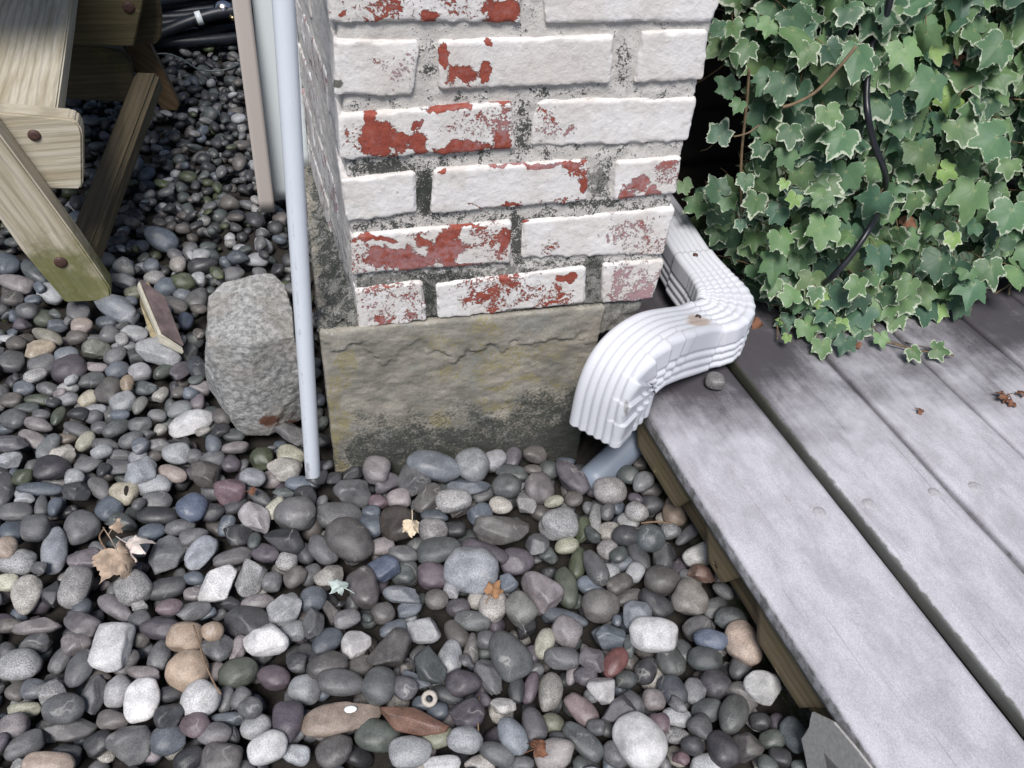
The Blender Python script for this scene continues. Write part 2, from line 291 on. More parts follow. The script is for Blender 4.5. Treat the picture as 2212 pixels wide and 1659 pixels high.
def ell(D, L, k=1.25):
    """largest value of a list of soft elliptical marks at picture places D"""
    r = np.zeros(len(D))
    for e in L: d = np.sqrt(((D[:, 0]-e[0])/e[2])**2+((D[:, 1]-e[1])/e[3])**2); r = np.maximum(r, e[4]*np.clip((k-d)/(k-.55), 0, 1))
    return r
# ================================================================ brick pier
pier = thing('brick_pier', 'brick pier with peeling white paint showing red brick, on a yellow-stained stone footing', 'brick pier')
BRICKS = [[(706, -78), (1133, -82), (1122, 48), (711, 48)], [(1166, -82), (1575, -80), (1538, 46), (1178, 49)],
 [(721, 84), (907, 87), (890, 206), (722, 203)], [(946, 86), (1326, 76), (1315, 178), (946, 194)], [(1386, 68), (1530, 64), (1519, 171), (1367, 178)],
 [(730, 246), (1104, 219), (1112, 321), (734, 344)], [(1156, 216), (1506, 211), (1487, 306), (1146, 317)],
 [(735, 388), (898, 370), (900, 458), (748, 480)], [(938, 364), (1272, 343), (1270, 433), (929, 459)], [(1330, 347), (1473, 338), (1461, 416), (1322, 434)],
 [(758, 506), (1106, 475), (1102, 566), (760, 592)], [(1128, 477), (1460, 447), (1433, 549), (1124, 558)],
 [(765, 624), (912, 607), (921, 689), (776, 711)], [(940, 613), (1268, 575), (1264, 654), (946, 690)], [(1301, 568), (1435, 561), (1410, 645), (1299, 655)]]
RED = [(930, 40, 26, 11, 1), (1078, 28, 58, 24, .95), (850, 10, 22, 22, .8), (805, 38, 36, 6, .7), (735, 30, 10, 10, .7), (965, 120, 15, 34, .9), (1000, 168, 50, 24, .85), (1048, 158, 22, 26, .9), (1052, 88, 14, 11, 1), (985, 84, 14, 6, .8),
 (818, 300, 46, 44, 1), (800, 256, 14, 26, .95), (880, 312, 55, 30, .95), (1000, 322, 90, 14, .9), (975, 232, 62, 15, .9), (1070, 224, 36, 10, .85), (1088, 310, 26, 28, .85), (905, 275, 20, 20, .8), (1195, 285, 40, 28, .45), (1170, 232, 25, 15, .4),
 (1135, 352, 95, 8, .95), (1235, 352, 38, 11, .9), (1258, 400, 13, 34, .95), (1120, 444, 115, 7, .9), (945, 372, 10, 8, .8), (1390, 385, 36, 22, .85), (1360, 405, 26, 28, .8), (1440, 352, 30, 12, .7), (1405, 420, 40, 10, .7),
 (860, 558, 100, 28, .95), (800, 512, 55, 12, .85), (905, 515, 32, 14, .7), (960, 540, 40, 40, .95), (1000, 572, 60, 12, .9), (1005, 490, 75, 8, .85), (1088, 520, 16, 30, .85), (975, 500, 22, 16, .8), (1140, 480, 12, 5, .9), (1400, 482, 24, 16, .5),
 (1222, 600, 24, 13, .95), (1210, 602, 12, 8, .9), (1100, 606, 34, 14, .75), (1203, 640, 18, 7, .95), (1190, 655, 22, 6, .9), (1035, 640, 36, 14, .8), (1330, 600, 14, 9, .8), (1385, 636, 48, 14, .8), (1345, 648, 50, 8, .7), (834, 617, 8, 6, .9), (826, 692, 14, 6, .9)]
SPK = [(1040, 280, 80, 36, .42), (1085, 255, 40, 30, .40), (1200, 285, 60, 34, .40), (1180, 240, 50, 30, .33), (1440, 380, 40, 40, .46), (1350, 500, 80, 40, .34), (1400, 530, 70, 30, .40), (1170, 545, 50, 20, .36), (850, 660, 110, 60, .36), (1080, 625, 110, 60, .42), (1180, 640, 90, 40, .34), (1370, 610, 75, 55, .50), (860, 150, 50, 60, .30), (1200, 440, 90, 18, .40), (1255, 370, 30, 40, .36), (780, 560, 40, 50, .40), (1050, 520, 60, 50, .40), (760, 300, 30, 60, .30), (900, 20, 200, 40, .26)]
DUST = [(870, 130, 45, 60, 1), (900, 560, 200, 50, .35), (1370, 610, 80, 60, .9), (1400, 385, 80, 50, .5), (1340, 500, 100, 50, .7), (1040, 280, 100, 40, .4), (1130, 352, 120, 12, .5), (1200, 285, 60, 40, .5), (850, 660, 150, 60, .3)]
GRB = [(735, 185, 26, 10, .5), (700, 480, 20, 200, .1)]
bm_ = MB(); SK = .085
def add_brick(q, y0, y1, res, side=False, pj=True, seed=0):
    """q: four (x, z) corners TL TR BR BL on a wall plane; y0 front, y1 back (for side bricks x and y swap)"""
    q = np.array(q, float); W = np.linalg.norm(q[1]-q[0]); H = np.linalg.norm(q[0]-q[3]); Dp = y1-y0
    r = .0050; P, Q, N = rbox((W, Dp, H), res, r); u = P[:, :1]/W; v = P[:, 2:]/H
    xz = (q[3]*(1-u)+q[2]*u)*(1-v)+(q[0]*(1-u)+q[1]*u)*v; O = np.c_[xz[:, 0], y0+P[:, 1], xz[:, 1]]
    if side: O = np.c_[y0+P[:, 1]-SK*xz[:, 0], xz[:, 0], xz[:, 1]]; N = np.c_[N[:, 1], N[:, 0], N[:, 2]]; Q = Q[:, ::-1]
    d = (fbm(O, 24, 2, seed)-.5)*.0024+(fbm(O, 160, 4, seed+5)-.5)*.0015+np.clip(1-np.abs(N).max(1), 0, .3)*(fbm(O, 90, 3, 61)-.5)*.022; O = O+N*d[:, None]
    D, _ = proj(O); n = len(O); D = D+np.c_[fbm(O, 55, 4, 91)-.5, fbm(O, 55, 4, 95)-.5]*52
    if pj and not side:
        wear = np.maximum(.05+ell(D, RED)*.86, 0); spk = ell(D, SPK, 1.4); wear = np.maximum(wear, .06+spk*.85); sp = .45+spk*3.2; dust = ell(D, DUST, 1.4)
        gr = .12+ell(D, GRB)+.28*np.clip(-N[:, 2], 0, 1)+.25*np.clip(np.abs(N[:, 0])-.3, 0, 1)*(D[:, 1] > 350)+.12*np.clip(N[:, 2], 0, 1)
    else:
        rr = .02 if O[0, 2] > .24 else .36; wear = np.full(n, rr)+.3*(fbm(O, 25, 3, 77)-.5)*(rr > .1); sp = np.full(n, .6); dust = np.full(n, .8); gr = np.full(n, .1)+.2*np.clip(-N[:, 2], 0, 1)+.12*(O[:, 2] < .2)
    bm_.add(O, Q, wear=wear, spek=sp, dust=dust, grime=gr)
r5 = random.Random(5); rows = {}
for k, b in enumerate(BRICKS):
    q = [(lambda p: (p[0], p[2]))(ony(*c, 0.)) for c in b]; y0 = -.001-.003*r5.random(); wdt = abs(q[1][0]-q[0][0]); lft = q[0][0] < .03
    add_brick(q, y0, .203 if wdt < .13 else .1, .0017 if wdt else 0, seed=k)
    if lft: rows[round(sum(c[1] for c in q)/4, 3)] = (q[0][1], q[3][1], .203 if wdt < .13 else .1)
for zt, zb, dep in rows.values():      # the left flank behind the corner bricks
    yy = dep+.014
    while yy < .60:
        L = .1 if (yy < .12 and dep > .15 and False) else .203; L = min(L, .63-yy)
        add_brick([(yy, zt), (yy+L, zt), (yy+L, zb), (yy, zb)], .0015, .09, .004, side=True, seed=int(yy*100)); yy += L+.014
z = .470; row = 0
while z < 1.15:
    xs = [(0, .203), (.217, .42)] if row % 2 == 0 else [(0, .098), (.112, .308), (.322, .42)]
    for a, c in xs: add_brick([(a, z+.062), (c, z+.062), (c, z), (a, z)], -.002, .1, .006, pj=False, seed=row)
    yy = .114
    while yy < .6: L = min(.203, .63-yy); add_brick([(yy, z+.062), (yy+L, z+.062), (yy+L, z), (yy, z)], -.002, .09, .008, side=True, seed=row+40); yy += L+.014
    z += .0776; row += 1
bm_.build('bricks', BRK, pier)
mm = MB()
def mortar_box(x0, x1, y0, y1, z0, z1, res, r=.004, amp=1., **kw):
    P, Q, N = rbox((x1-x0, y1-y0, z1-z0), res, r); O = P+np.array([x0, y0, z0]); O[:, 0] -= SK*np.clip(O[:, 1], 0, 1)*np.clip(1-(O[:, 0]-x0)/.3, 0, 1)*(x0 < .1); O = O+N*((fbm(O, 60, 4, 3)-.5)*.006*amp+(fbm(O, 320, 2, 8)-.5)*.0016)[:, None]
    D, _ = proj(O); y = D[:, 1]; g = np.interp(y, [-50, 60, 210, 350, 480, 620, 720], [.16, .22, .30, .40, .42, .40, .34]); p = np.interp(y, [0, 300, 420, 560, 640], [1.0, .85, .75, .62, .2])
    g = g+ell(D, [(1130, 280, 20, 62, .3), (917, 415, 20, 54, .45), (1115, 510, 16, 60, .38), (930, 650, 13, 50, .32), (1283, 600, 20, 50, .1), (840, 362, 120, 16, .32), (1000, 212, 90, 8, .15), (1230, 200, 120, 9, .16), (925, 130, 22, 50, .2), (1120, 290, 12, 60, .2), (820, 488, 90, 12, .2), (1050, 470, 200, 8, .1), (990, 598, 100, 10, .2), (1345, 130, 22, 50, .2), (720, 225, 18, 12, .3), (1300, 440, 80, 10, .2)])
    p = p-ell(D, [(917, 415, 20, 54, .6), (1283, 600, 24, 60, .5), (930, 650, 14, 60, .5), (1290, 390, 26, 40, .4)])
    left = (N[:, 0] < -.6); g = np.where(left, .12+.35*sstep(.12, .0, O[:, 2]), g); p = np.where(left, 1.1-.6*sstep(.10, .0, O[:, 2]), p)
    for k, v in kw.items():
        if k == 'g': g = np.full(len(O), v)
        if k == 'p': p = np.full(len(O), v)
    mm.add(O, Q, grime=g, paint=p, moss=np.full(len(O), kw.get('m', .1)))
mortar_box(.0030, .414, .0026, .625, -.003, .469, (.0026, .006, .0026))
mortar_box(.0035, .414, .0065, .625, .470, 1.16, (.01, .02, .01))
# rough mortar haunch over the ledge on the left, lump under the last brick on the right
P, Q, N = rbox((.052, .43, .05), (.003, .004, .003), .003); s = P[:, 0]/.052; O = np.c_[-.047+P[:, 0], .004+P[:, 1], -.03+P[:, 2]*(.42+.6*s)]
O += N*((fbm(O, 55, 4, 31)-.5)*.022+(fbm(O, 200, 4, 35)-.5)*.008)[:, None]; mm.add(O, Q, grime=.60+.2*(fbm(O, 14, 3, 4)-.5)*2, paint=np.full(len(O), .0), moss=np.full(len(O), .3))
mortar_box(.338, .404, .004, .2, -.062, -.004, .003, .008, 2.2, g=.30, p=.05, m=.45)
mm.build('mortar', MOR, pier)
# footing stone
P, Q, N = rbox((.392, .64, .40), (.0024, .008, .0024), .004); O = P+np.array([-.0475, -.003, -.404]); f = (N[:, 1] < -.5)
d = (fbm(O*np.array([1, 1, 1.9]), 18, 5, 12)-.5)*.0030+(fbm(O*np.array([1, 1, 1.5]), 100, 4, 15)-.5)*.0026
D, _ = proj(O); D = D+np.c_[fbm(O, 30, 4, 71)-.5, fbm(O, 30, 4, 75)-.5]*70; line = np.interp(D[:, 0], [690, 760, 840, 870, 900, 960, 1010, 1080, 1180, 1290], [715, 745, 775, 768, 752, 752, 760, 752, 742, 730])+(fbm(O, 60, 5, 9, .7)-.5)*60
d = d+np.where(f, .0030*(1-sstep(-6, 4, D[:, 1]-line))*(.3+1.2*vn(O, 22, 5)), 0); O = O+N*d[:, None]
yel = .12*fbm(O, 9, 3, 44)+1.22*ell(D, [(751, 784, 36, 42, .44), (728, 850, 24, 60, .44), (734, 905, 36, 60, .44), (732, 990, 22, 28, .7), (916, 737, 74, 26, .34), (1050, 721, 64, 30, .32), (1097, 775, 130, 36, .38), (1113, 826, 95, 15, .5), (1081, 880, 60, 20, .45), (955, 908, 56, 20, .5), (1018, 797, 110, 30, .36), (1210, 790, 70, 60, .25)])
bound = np.interp(D[:, 0], [690, 748, 859, 1081, 1145, 1240, 1300], [985, 932, 916, 908, 872, 856, 840]); blk = .78*sstep(-75, 60, D[:, 1]-bound)+.12*sstep(1150, 1260, D[:, 0])  # black base, plus downspout shade painted over the right end
blk = np.where(f, blk, .45); blk = np.where(f & (D[:, 0] < 760), blk*.6, blk)
wht = ell(D, [(725, 712, 26, 8, .55), (880, 706, 120, 8, .34), (1200, 680, 60, 10, .3), (1040, 700, 90, 8, .3)]); ft = MB(); ft.add(O, Q, yel=np.where(f, yel, .2), blk=blk, wht=np.where(f, wht, 0)); ft.build('footing', FOO, pier)

# ================================================================ deck
A0 = onz(1390, 880, ZD); A1 = onz(1900, 1659, ZD); DD = nrm(A1-A0); DN_ = np.array([-DD[1], DD[0], 0]); UP = np.array([0, 0, 1.])
deck = thing('wooden_deck', 'grey weathered deck of wide boards beside the pebble bed, darkly stained near the pier', 'deck')
bounds = [(0, .1705), (.1885, .3370), (.3480, .490), (.4995, .6405), (.6505, .781), (.790, .933), (.941, 1.084), (1.092, 1.235), (1.243, 1.386)]
plugs = [(1771, 1106), (1877, 1088), (2019, 1065), (2106, 1051)]
for k, (n0, n1) in enumerate(bounds):
    t0, t1 = (-.33, 1.25); P, Q, N = rbox((t1-t0, n1-n0, .028), (.012, .007, .007), .004)
    wob = (fbm(np.c_[P[:, 0]+k*3, P[:, 0]*0, P[:, 0]*0], 3.5, 2, 40+k)-.5)*.006*(P[:, 1]/(n1-n0)-.5)*2
    O = A0+DD*(t0+P[:, :1])+DN_*(n0+P[:, 1:2]+wob[:, None])+UP*(P[:, 2:]-.028); O = O+N@np.array([DD, DN_, UP])*((fbm(O, 25, 3, k)-.5)*.0010)[:, None]
    D, zz = proj(O); ok = zz > .1
    st = ell(D, [(1500, 740, 250, 140, .95), (1690, 850, 190, 120, .38), (1800, 930, 90, 60, .26), (1950, 740, 300, 120, .50), (2180, 640, 220, 130, .85), (1960, 800, 330, 90, .42), (1560, 900, 120, 60, .36), (1450, 620, 160, 140, .8), (1760, 720, 120, 60, .5), (1730, 980, 40, 60, .25)], 1.75); st = np.where(ok, st*1.12, 0)+.03  # dark mask mixes mildew with ivy and wall shade painted on far boards
    dx = np.minimum(P[:, 1], n1-n0-P[:, 1]); edge = (1-sstep(.0, .010, dx))*(.16 if k > 1 else .3); mo = edge*1.1+np.clip(-N[:, 2], 0, 1)*.3+np.where((k == 1) & (P[:, 1] < .02), .32*(1-sstep(0, .016, P[:, 1])), 0)+np.where((P[:, 2] < .023), .28, 0)
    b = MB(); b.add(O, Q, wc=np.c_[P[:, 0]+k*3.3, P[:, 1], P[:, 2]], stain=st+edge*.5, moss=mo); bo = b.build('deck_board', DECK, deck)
    for u, v in plugs:
        p = onz(u, v, ZD); nn = float((p-A0)@DN_)
        if n0 < nn < n1:
            c = MB(); a = np.arange(20)*2*math.pi/20; ring = lambda r, h: p+np.c_[np.cos(a)*r, np.sin(a)*r, np.full(20, h)]
            V = np.vstack([ring(.0088, -.004), ring(.0088, .0002), ring(.0080, .0011), ring(.003, .0012)]); j = np.arange(20); kk = (j+1) % 20
            c.add(V, [np.vstack([np.stack([s*20+j, s*20+kk, (s+1)*20+kk, (s+1)*20+j], 1) for s in range(3)]), (60+j)[None, :]]); c.build('screw_plug', PLUG, bo)
def deckbox(t0, t1, n0, n1, z0, z1, res, mat, name, par, moss=.1, r=.003, amp=.001, slant=0.):
    P, Q, N = rbox((t1-t0, n1-n0, z1-z0), res, r); tt = t0+P[:, :1]+slant*(P[:, 2:]/(z1-z0)-.5)*np.sign(P[:, :1]-(t1-t0)/2)
    O = A0+DD*tt+DN_*(n0+P[:, 1:2])+UP*(P[:, 2:]+z0-ZD); O = O+N@np.array([DD, DN_, UP])*((fbm(O, 50, 3, 3)-.5)*2*amp)[:, None]
    b = MB(); b.add(O, Q, wc=np.c_[P[:, 0], P[:, 2], P[:, 1]], moss=moss*np.ones(len(O))); return b.build(name, mat, par)
def tt_of(u, v): return float((onplane(u, v, A0+DN_*.015, DN_)-A0)@DD)
deckbox(-.3, 1.2, .020, .055, ZD-.092, ZD-.029, (.01, .006, .006), mat_wood('dark_rim_wood', (.085, .062, .03), (.17, .125, .065)), 'rim_board', deck, .35)  # darker brown board behind the paler slats
for (u0, v0, u1, v1) in ((1380, 930, 1492, 1075), (1545, 1137, 1600, 1235), (1640, 1345, 1764, 1535), (1850, 1700, 1950, 1900)):
    deckbox(tt_of(u0, v0), tt_of(u1, v1), .006, .0195, ZD-.088, ZD-.0295, (.01, .004, .004), RIMW, 'rim_slat', deck, .40, slant=.03)
deckbox(.28, 1.2, 1.30, 1.34, ZD-.12, ZD-.029, (.02, .01, .01), DARKW, 'rim_board', deck)
for t in (.1, .345, .9): deckbox(t, t+.038, .06, 1.29, ZD-.075, ZD-.0295, .015, DARKW, 'joist', deck)
# old mossy concrete edge that carries the deck
P, Q, N = rbox((1.6, 1.35, .2), (.008, .02, .006), .01); O = A0+DD*(-.33+P[:, :1])+DN_*(.050+P[:, 1:2]-.010*(1-P[:, 2:]/.2))+UP*(P[:, 2:]-.2-.0935)
O = O+N@np.array([DD, DN_, UP])*((fbm(O, 35, 4, 22)-.5)*.022)[:, None]; O[:, 2] = np.minimum(O[:, 2], ZD-.0925); cb = MB(); cb.add(O, Q)
tag(cb.build('concrete_edge', CURB), 'rough mossy concrete edge showing low beneath the deck rim', 'concrete edge')

# ================================================================ siding wall behind the ivy
wall = thing('siding_wall', 'dark brown lap siding wall in shadow behind the ivy', 'wall'); y_w = .44
for k in range(17):
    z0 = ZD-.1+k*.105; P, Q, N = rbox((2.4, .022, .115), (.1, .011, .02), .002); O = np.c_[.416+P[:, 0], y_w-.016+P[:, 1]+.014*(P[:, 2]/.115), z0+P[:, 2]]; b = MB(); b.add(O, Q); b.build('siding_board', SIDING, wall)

# ================================================================ poles and trim strips
def strip(name, label, cat, mat, pb, pt, ext, wd, th, dirt=.1, par=None):
    pb, pt = np.array(pb), np.array(pt); a = nrm(pt-pb); L = np.linalg.norm(pt-pb)*ext; s = nrm(np.cross(a, [0, 1, 0])); s = s if s[0] > 0 else -s; n = np.cross(s, a)
    P, Q, N = rbox((wd, th, L), (.006, .004, .03), min(.0018, th*.4)); O = pb+s*(P[:, :1]-wd/2)-n*0+np.array([0, 1., 0])*P[:, 1:2]+a*P[:, 2:]
    b = MB(); b.add(O, Q, dirt=np.full(len(O), dirt), rust=np.zeros(len(O))); o = b.build(name, mat, par); return tag(o, label, cat)
pb, pt = np.array([-.0815, -.009, ZG-.03]), np.array([-.0462, 0., .41]); a = pt-pb; path = pb+np.linspace(0, 1.9, 90)[:, None]*a; V, Fc = tube(path, .0112, 28)
b = MB(); D, _ = proj(V); dirt = .12+.42*np.exp(-((D[:, 0]-np.interp(D[:, 1], [300, 1000], [622, 664]))/5)**2)*(D[:, 1] > 380)+.3*sstep(985, 1015, D[:, 1]); b.add(V, Fc, dirt=dirt, rust=np.zeros(len(V)))
tag(b.build('plastic_pole', PALE), 'round white plastic pole with scuffs standing against the pier corner', 'pole')
strip('trim_strip', 'taupe trim strip, leftmost of the pieces leaning behind the white pole', 'trim strip', TAUPE, onz(578, 459, ZG-.004), ony(521, 0, .715), 2.2, .0315, .012)
strip('trim_strip', 'wide white vinyl trim strip between the taupe strip and the white pole', 'trim strip', VINYL, onz(609, 432, ZG+.0)+np.array([.004, 0, 0]), ony(577, 0, .735), 2.2, .052, .006)
strip('trim_strip', 'thin pale trim strip ending on the mortar ledge right of the white pole', 'trim strip', VINYL, ony(657, 367, .44), ony(622, 0, .40), 2.0, .019, .006)
V, Fc = tube([ony(651, 66, .9), ony(656, 160, .9), ony(659, 240, .9), onz(662, 330, ZG)], [.009, .011, .011, .010], 10); b = MB(); b.add(V, Fc, dirt=.2, rust=0.); tag(b.build('stake', TAUPE), 'pale round-topped garden stake in the gap between trim strip and pier', 'stake')

# ================================================================ hewn stone block, broken tile
def rough_hull(P, cut, sm, amp, fr, seed=0, sharp=.0):
    bm = hull(P); bmesh.ops.triangulate(bm, faces=bm.faces)
    for _ in range(cut): bmesh.ops.subdivide_edges(bm, edges=[e for e in bm.edges if e.calc_length() > sm], cuts=1, use_grid_fill=True); bmesh.ops.triangulate(bm, faces=bm.faces)
    for _ in range(0): bmesh.ops.smooth_vert(bm, verts=bm.verts, factor=.35, use_axis_x=True, use_axis_y=True, use_axis_z=True)
    bm.normal_update(); V = np.array([v.co for v in bm.verts]); N = np.array([v.normal for v in bm.verts]); Fc = np.array([[v.index for v in f.verts] for f in bm.faces]); bm.free()
    return V+N*((fbm(V, fr, 4, seed)-.5)*amp*2)[:, None], Fc
zt = -.085
top = [onz(u, v, zt+dz) for u, v, dz in ((451, 640, -.004), (484, 610, 0), (546, 594, .006), (588, 590, .006), (612, 612, 0), (630, 664, -.004), (636, 727, -.01), (541, 742, .004), (447, 746, -.006))]
bot = [onz(u, v, ZG-.02) for u, v in ((449, 836), (481, 880), (522, 940), (580, 942), (658, 904))]+[onz(451, 690, ZG-.02)+np.array([0, .05, 0]), onz(612, 640, ZG-.02)+np.array([.0, .03, 0])]
mid = [onz(443, 790, -.15), onz(500, 905, -.235), onz(655, 800, -.16)]
V, Fc = rough_hull(top+bot+mid, 7, .004, .0026, 90, 3); D, _ = proj(V); b = MB(); b.add(V, Fc, rust=ell(D, [(600, 905, 70, 26, .62)]))
tag(b.build('hewn_stone_block', GRA), 'big rough-hewn grey stone block with rust staining standing left of the white pole', 'stone block')
TPUR = mat_plain('purple_tile_face', (.135, .10, .10), .7, .35, 35); TTAN = mat_plain('tan_tile_side', (.30, .25, .15), .85, .3, 60, bump=.8); TEDG = mat_plain('cream_tile_edge', (.50, .47, .38), .8, .15, 90, bump=.8)
A_, B_, C_, D_ = onz(304, 602, -.175), onz(357, 640, -.20), onz(398, 745, -.238), onz(350, 717, -.215)
E_, F_, G_ = onz(302, 655, -.262), onz(324, 728, -.272), onz(345, 735, -.268)
def off(p, q, k): return p+(np.array(q)-p)*k
tile = thing('broken_tile', 'broken purple-brown tile wedge with cream edge, tilted up between the pebbles', 'broken tile')
back = np.array([.0, .02, -.03])
def slab(name, pts, dv, mat, par):
    bm = bmesh.new(); f = bm.faces.new([bm.verts.new(p) for p in pts]); r = bmesh.ops.extrude_face_region(bm, geom=[f]); bmesh.ops.translate(bm, verts=[g for g in r['geom'] if isinstance(g, bmesh.types.BMVert)], vec=dv)
    bmesh.ops.recalc_face_normals(bm, faces=bm.faces); bmesh.ops.bevel(bm, geom=bm.edges[:], offset=.0012, segments=2, affect='EDGES'); me = bpy.data.meshes.new(name); bm.to_mesh(me); bm.free(); me.materials.append(mat)
    for p in me.polygons: p.use_smooth = False
    return link(name, me, par)
nf = nrm(np.cross(B_-A_, D_-A_)); nf = nf if nf@FW < 0 else -nf
slab('face', [A_, B_, C_, D_], tuple(-nf*.006), TPUR, tile)
slab('edge', [A_-nf*.0065, D_-nf*.0065, D_+(C_-D_)*.98-nf*.0065, C_-nf*.0065+UP*-.012, D_-nf*.0065-UP*.014, A_-nf*.0065-UP*.012+RT*-.003], tuple(-nf*.006+RT*-.002), TEDG, tile)
slab('side', [A_-nf*.013-UP*.008, D_-nf*.012-UP*.012, G_, F_, E_], (.012, .022, -.002), TTAN, tile)

# ================================================================ picnic table
table = thing('picnic_table', 'weathered pine picnic table with bolted, mossy-footed legs at upper left', 'picnic table')
def board(name, pts, th, mat, along, par=table, moss=None, bev=.003, seg=2, back=None):
    pts = [np.array(p, float) for p in pts]; n = nrm(np.cross(pts[1]-pts[0], pts[-1]-pts[0])); n = n if n@FW < 0 else -n
    dv = -n*th if back is None else np.array(back, float)*th
    bm = bmesh.new(); f = bm.faces.new([bm.verts.new(p) for p in pts]); r = bmesh.ops.extrude_face_region(bm, geom=[f]); bmesh.ops.translate(bm, verts=[g for g in r['geom'] if isinstance(g, bmesh.types.BMVert)], vec=tuple(dv))
    bmesh.ops.recalc_face_normals(bm, faces=bm.faces); bmesh.ops.bevel(bm, geom=bm.edges[:], offset=bev, segments=seg, affect='EDGES'); bmesh.ops.triangulate(bm, faces=bm.faces)
    for _ in range(4): bmesh.ops.subdivide_edges(bm, edges=[e for e in bm.edges if e.calc_length() > .05], cuts=1, use_grid_fill=False); bmesh.ops.triangulate(bm, faces=bm.faces)
    V = np.array([v.co for v in bm.verts]); Fc = np.array([[v.index for v in f.verts] for f in bm.faces]); bm.free()
    al = nrm(along); ac = nrm(np.cross(n, al)); wc = np.c_[V@al, V@ac, V@n]+len(name)*.37+len(pts)*.1; b = MB(); ms = np.zeros(len(V)) if moss is None else moss(V)
    b.add(V, Fc, wc=wc, moss=ms); o = b.build(name, mat, par, smooth=False); return o
def bolt(u, v, plane_p, n, r, par, t=.004):
    p = onplane(u, v, plane_p, n); q = nrm(np.cross(n, [0, 0, 1])); w_ = np.cross(n, q); a = np.arange(18)*2*math.pi/18; R = [(r, -.004), (r, t*.4), (r*.8, t*.9), (r*.35, t)]
    V = np.vstack([p+n*h+np.outer(np.cos(a)*rr, q)+np.outer(np.sin(a)*rr, w_) for rr, h in R]); j = np.arange(18); k = (j+1) % 18; b = MB()
    b.add(V, [np.vstack([np.stack([s*18+j, s*18+k, (s+1)*18+k, (s+1)*18+j], 1) for s in range(3)]), (54+j)[None, :]]); b.build('bolt', BOLT, par)
yb = .50; nb = np.array([.05, -1, 0.]); nb = nrm(nb); pb0 = ony(165, 257, yb)
def onb(u, v, dy=0.): return onplane(u, v, pb0+nb*dy, nb)
xb = nrm(np.cross(nb, [0, 0, 1])); xb = xb if xb[0] > 0 else -xb
beam = board('cross_beam', [onb(-170, 228), onb(150, 256), onb(164, 262), onb(173, 273), onb(178, 290), onb(179, 400), onb(172, 410), onb(-170, 404)], .038, PINE, xb, moss=lambda V: .12+.25*(V[:, 2] < -.03))
bolt(74, 292, pb0, nb, .0095, beam)
zs = float(pb0[2])+.004
pl = [onz(-190, 218, zs-.004), onz(121, 247, zs-.004), onz(157, -10, zs-.004)]; e = pl[2]-pl[1]; pl[2] = pl[1]+e*1.9; pl.append(pl[0]+e*1.9)
board('seat_plank', pl, .034, PINE, e, moss=lambda V: .05*np.ones(len(V)))
leg = board('leg', [onb(-120, 155, .042), onb(-20, 265, .042), onb(86, 408, .042), onb(171, 524, .042), onb(238, 622, .042), onb(240, 650, .042), onb(142, 655, .042), onb(48, 543, .042), onb(-5, 468, .042), onb(-120, 310, .042)], .040, PINE, onb(238, 622)-onb(0, 290), moss=lambda V: np.interp(V[:, 2], [-.27, -.2, -.12, .0], [.75, .72, .45, .05]))
bolt(131, 566, pb0+nb*.042, nb, .0105, leg)
pt_ = ony(322, 171, 1.12); pb_ = onb(172, 565, -.03); ax = nrm(pt_-pb_); sd_ = nrm(np.cross(ax, [0, 0, 1])); sd_ = sd_ if sd_[0] > 0 else -sd_; up_ = np.cross(sd_, ax); up_ = up_ if up_[2] > 0 else -up_
hw = .027; board('brace', [pb_-sd_*hw-up_*.0+up_*.02, pb_+sd_*hw+up_*.02, pt_+sd_*hw+up_*.02, pt_-sd_*hw+up_*.02], .045, mat_wood('brace_wood', (.085, .065, .035), (.16, .125, .07)), ax, back=-up_, bev=.008, seg=3, moss=lambda V: .25*np.ones(len(V)))  # brace colour darkened to carry the shade of the tabletop above
yf = 1.25; nf2 = nrm([.05, -1, 0]); pf = ony(300, 100, yf)
def onf(u, v, dy=0.): return onplane(u, v, pf+nf2*dy, nf2)
fb = board('cross_beam', [onf(-40, -60, .06), onf(313, -60, .06), onf(311, 0, .06), onf(289, 101, .06), onf(270, 101, .06), onf(-40, 88, .06)], .04, mat_wood('shaded_board', (.085, .07, .032), (.15, .12, .06)), [1, 0, 0], moss=lambda V: .5*(1-sstep(-.62, -.5, V[:, 0]))+.1)  # shade put into the dark colour; green mask leaves the right strip lit
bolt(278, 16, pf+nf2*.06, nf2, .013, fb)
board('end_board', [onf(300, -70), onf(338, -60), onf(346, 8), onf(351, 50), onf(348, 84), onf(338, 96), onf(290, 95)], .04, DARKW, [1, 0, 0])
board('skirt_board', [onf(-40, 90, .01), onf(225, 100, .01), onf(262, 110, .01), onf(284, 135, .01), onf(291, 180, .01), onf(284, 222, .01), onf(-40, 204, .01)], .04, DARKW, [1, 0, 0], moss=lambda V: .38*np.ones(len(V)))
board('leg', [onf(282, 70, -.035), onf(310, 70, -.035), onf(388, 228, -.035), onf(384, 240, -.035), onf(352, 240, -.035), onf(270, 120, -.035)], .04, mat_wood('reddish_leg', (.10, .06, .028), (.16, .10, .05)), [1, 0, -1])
for x in np.arange(6): board('top_board', [(-1.36+x*.148, .56, .50), (-1.22+x*.148, .56, .50), (-1.22+x*.148, 1.7, .50), (-1.36+x*.148, 1.7, .50)], .036, PINE, [0, 1, 0])  # out-of-view tabletop, its extent set to shade the far pebbles
board('leg', [(-1.6, .56, .46), (-1.5, .56, .46), (-1.85, .56, -.3), (-1.95, .56, -.3)], .04, PINE, [0, 0, 1])

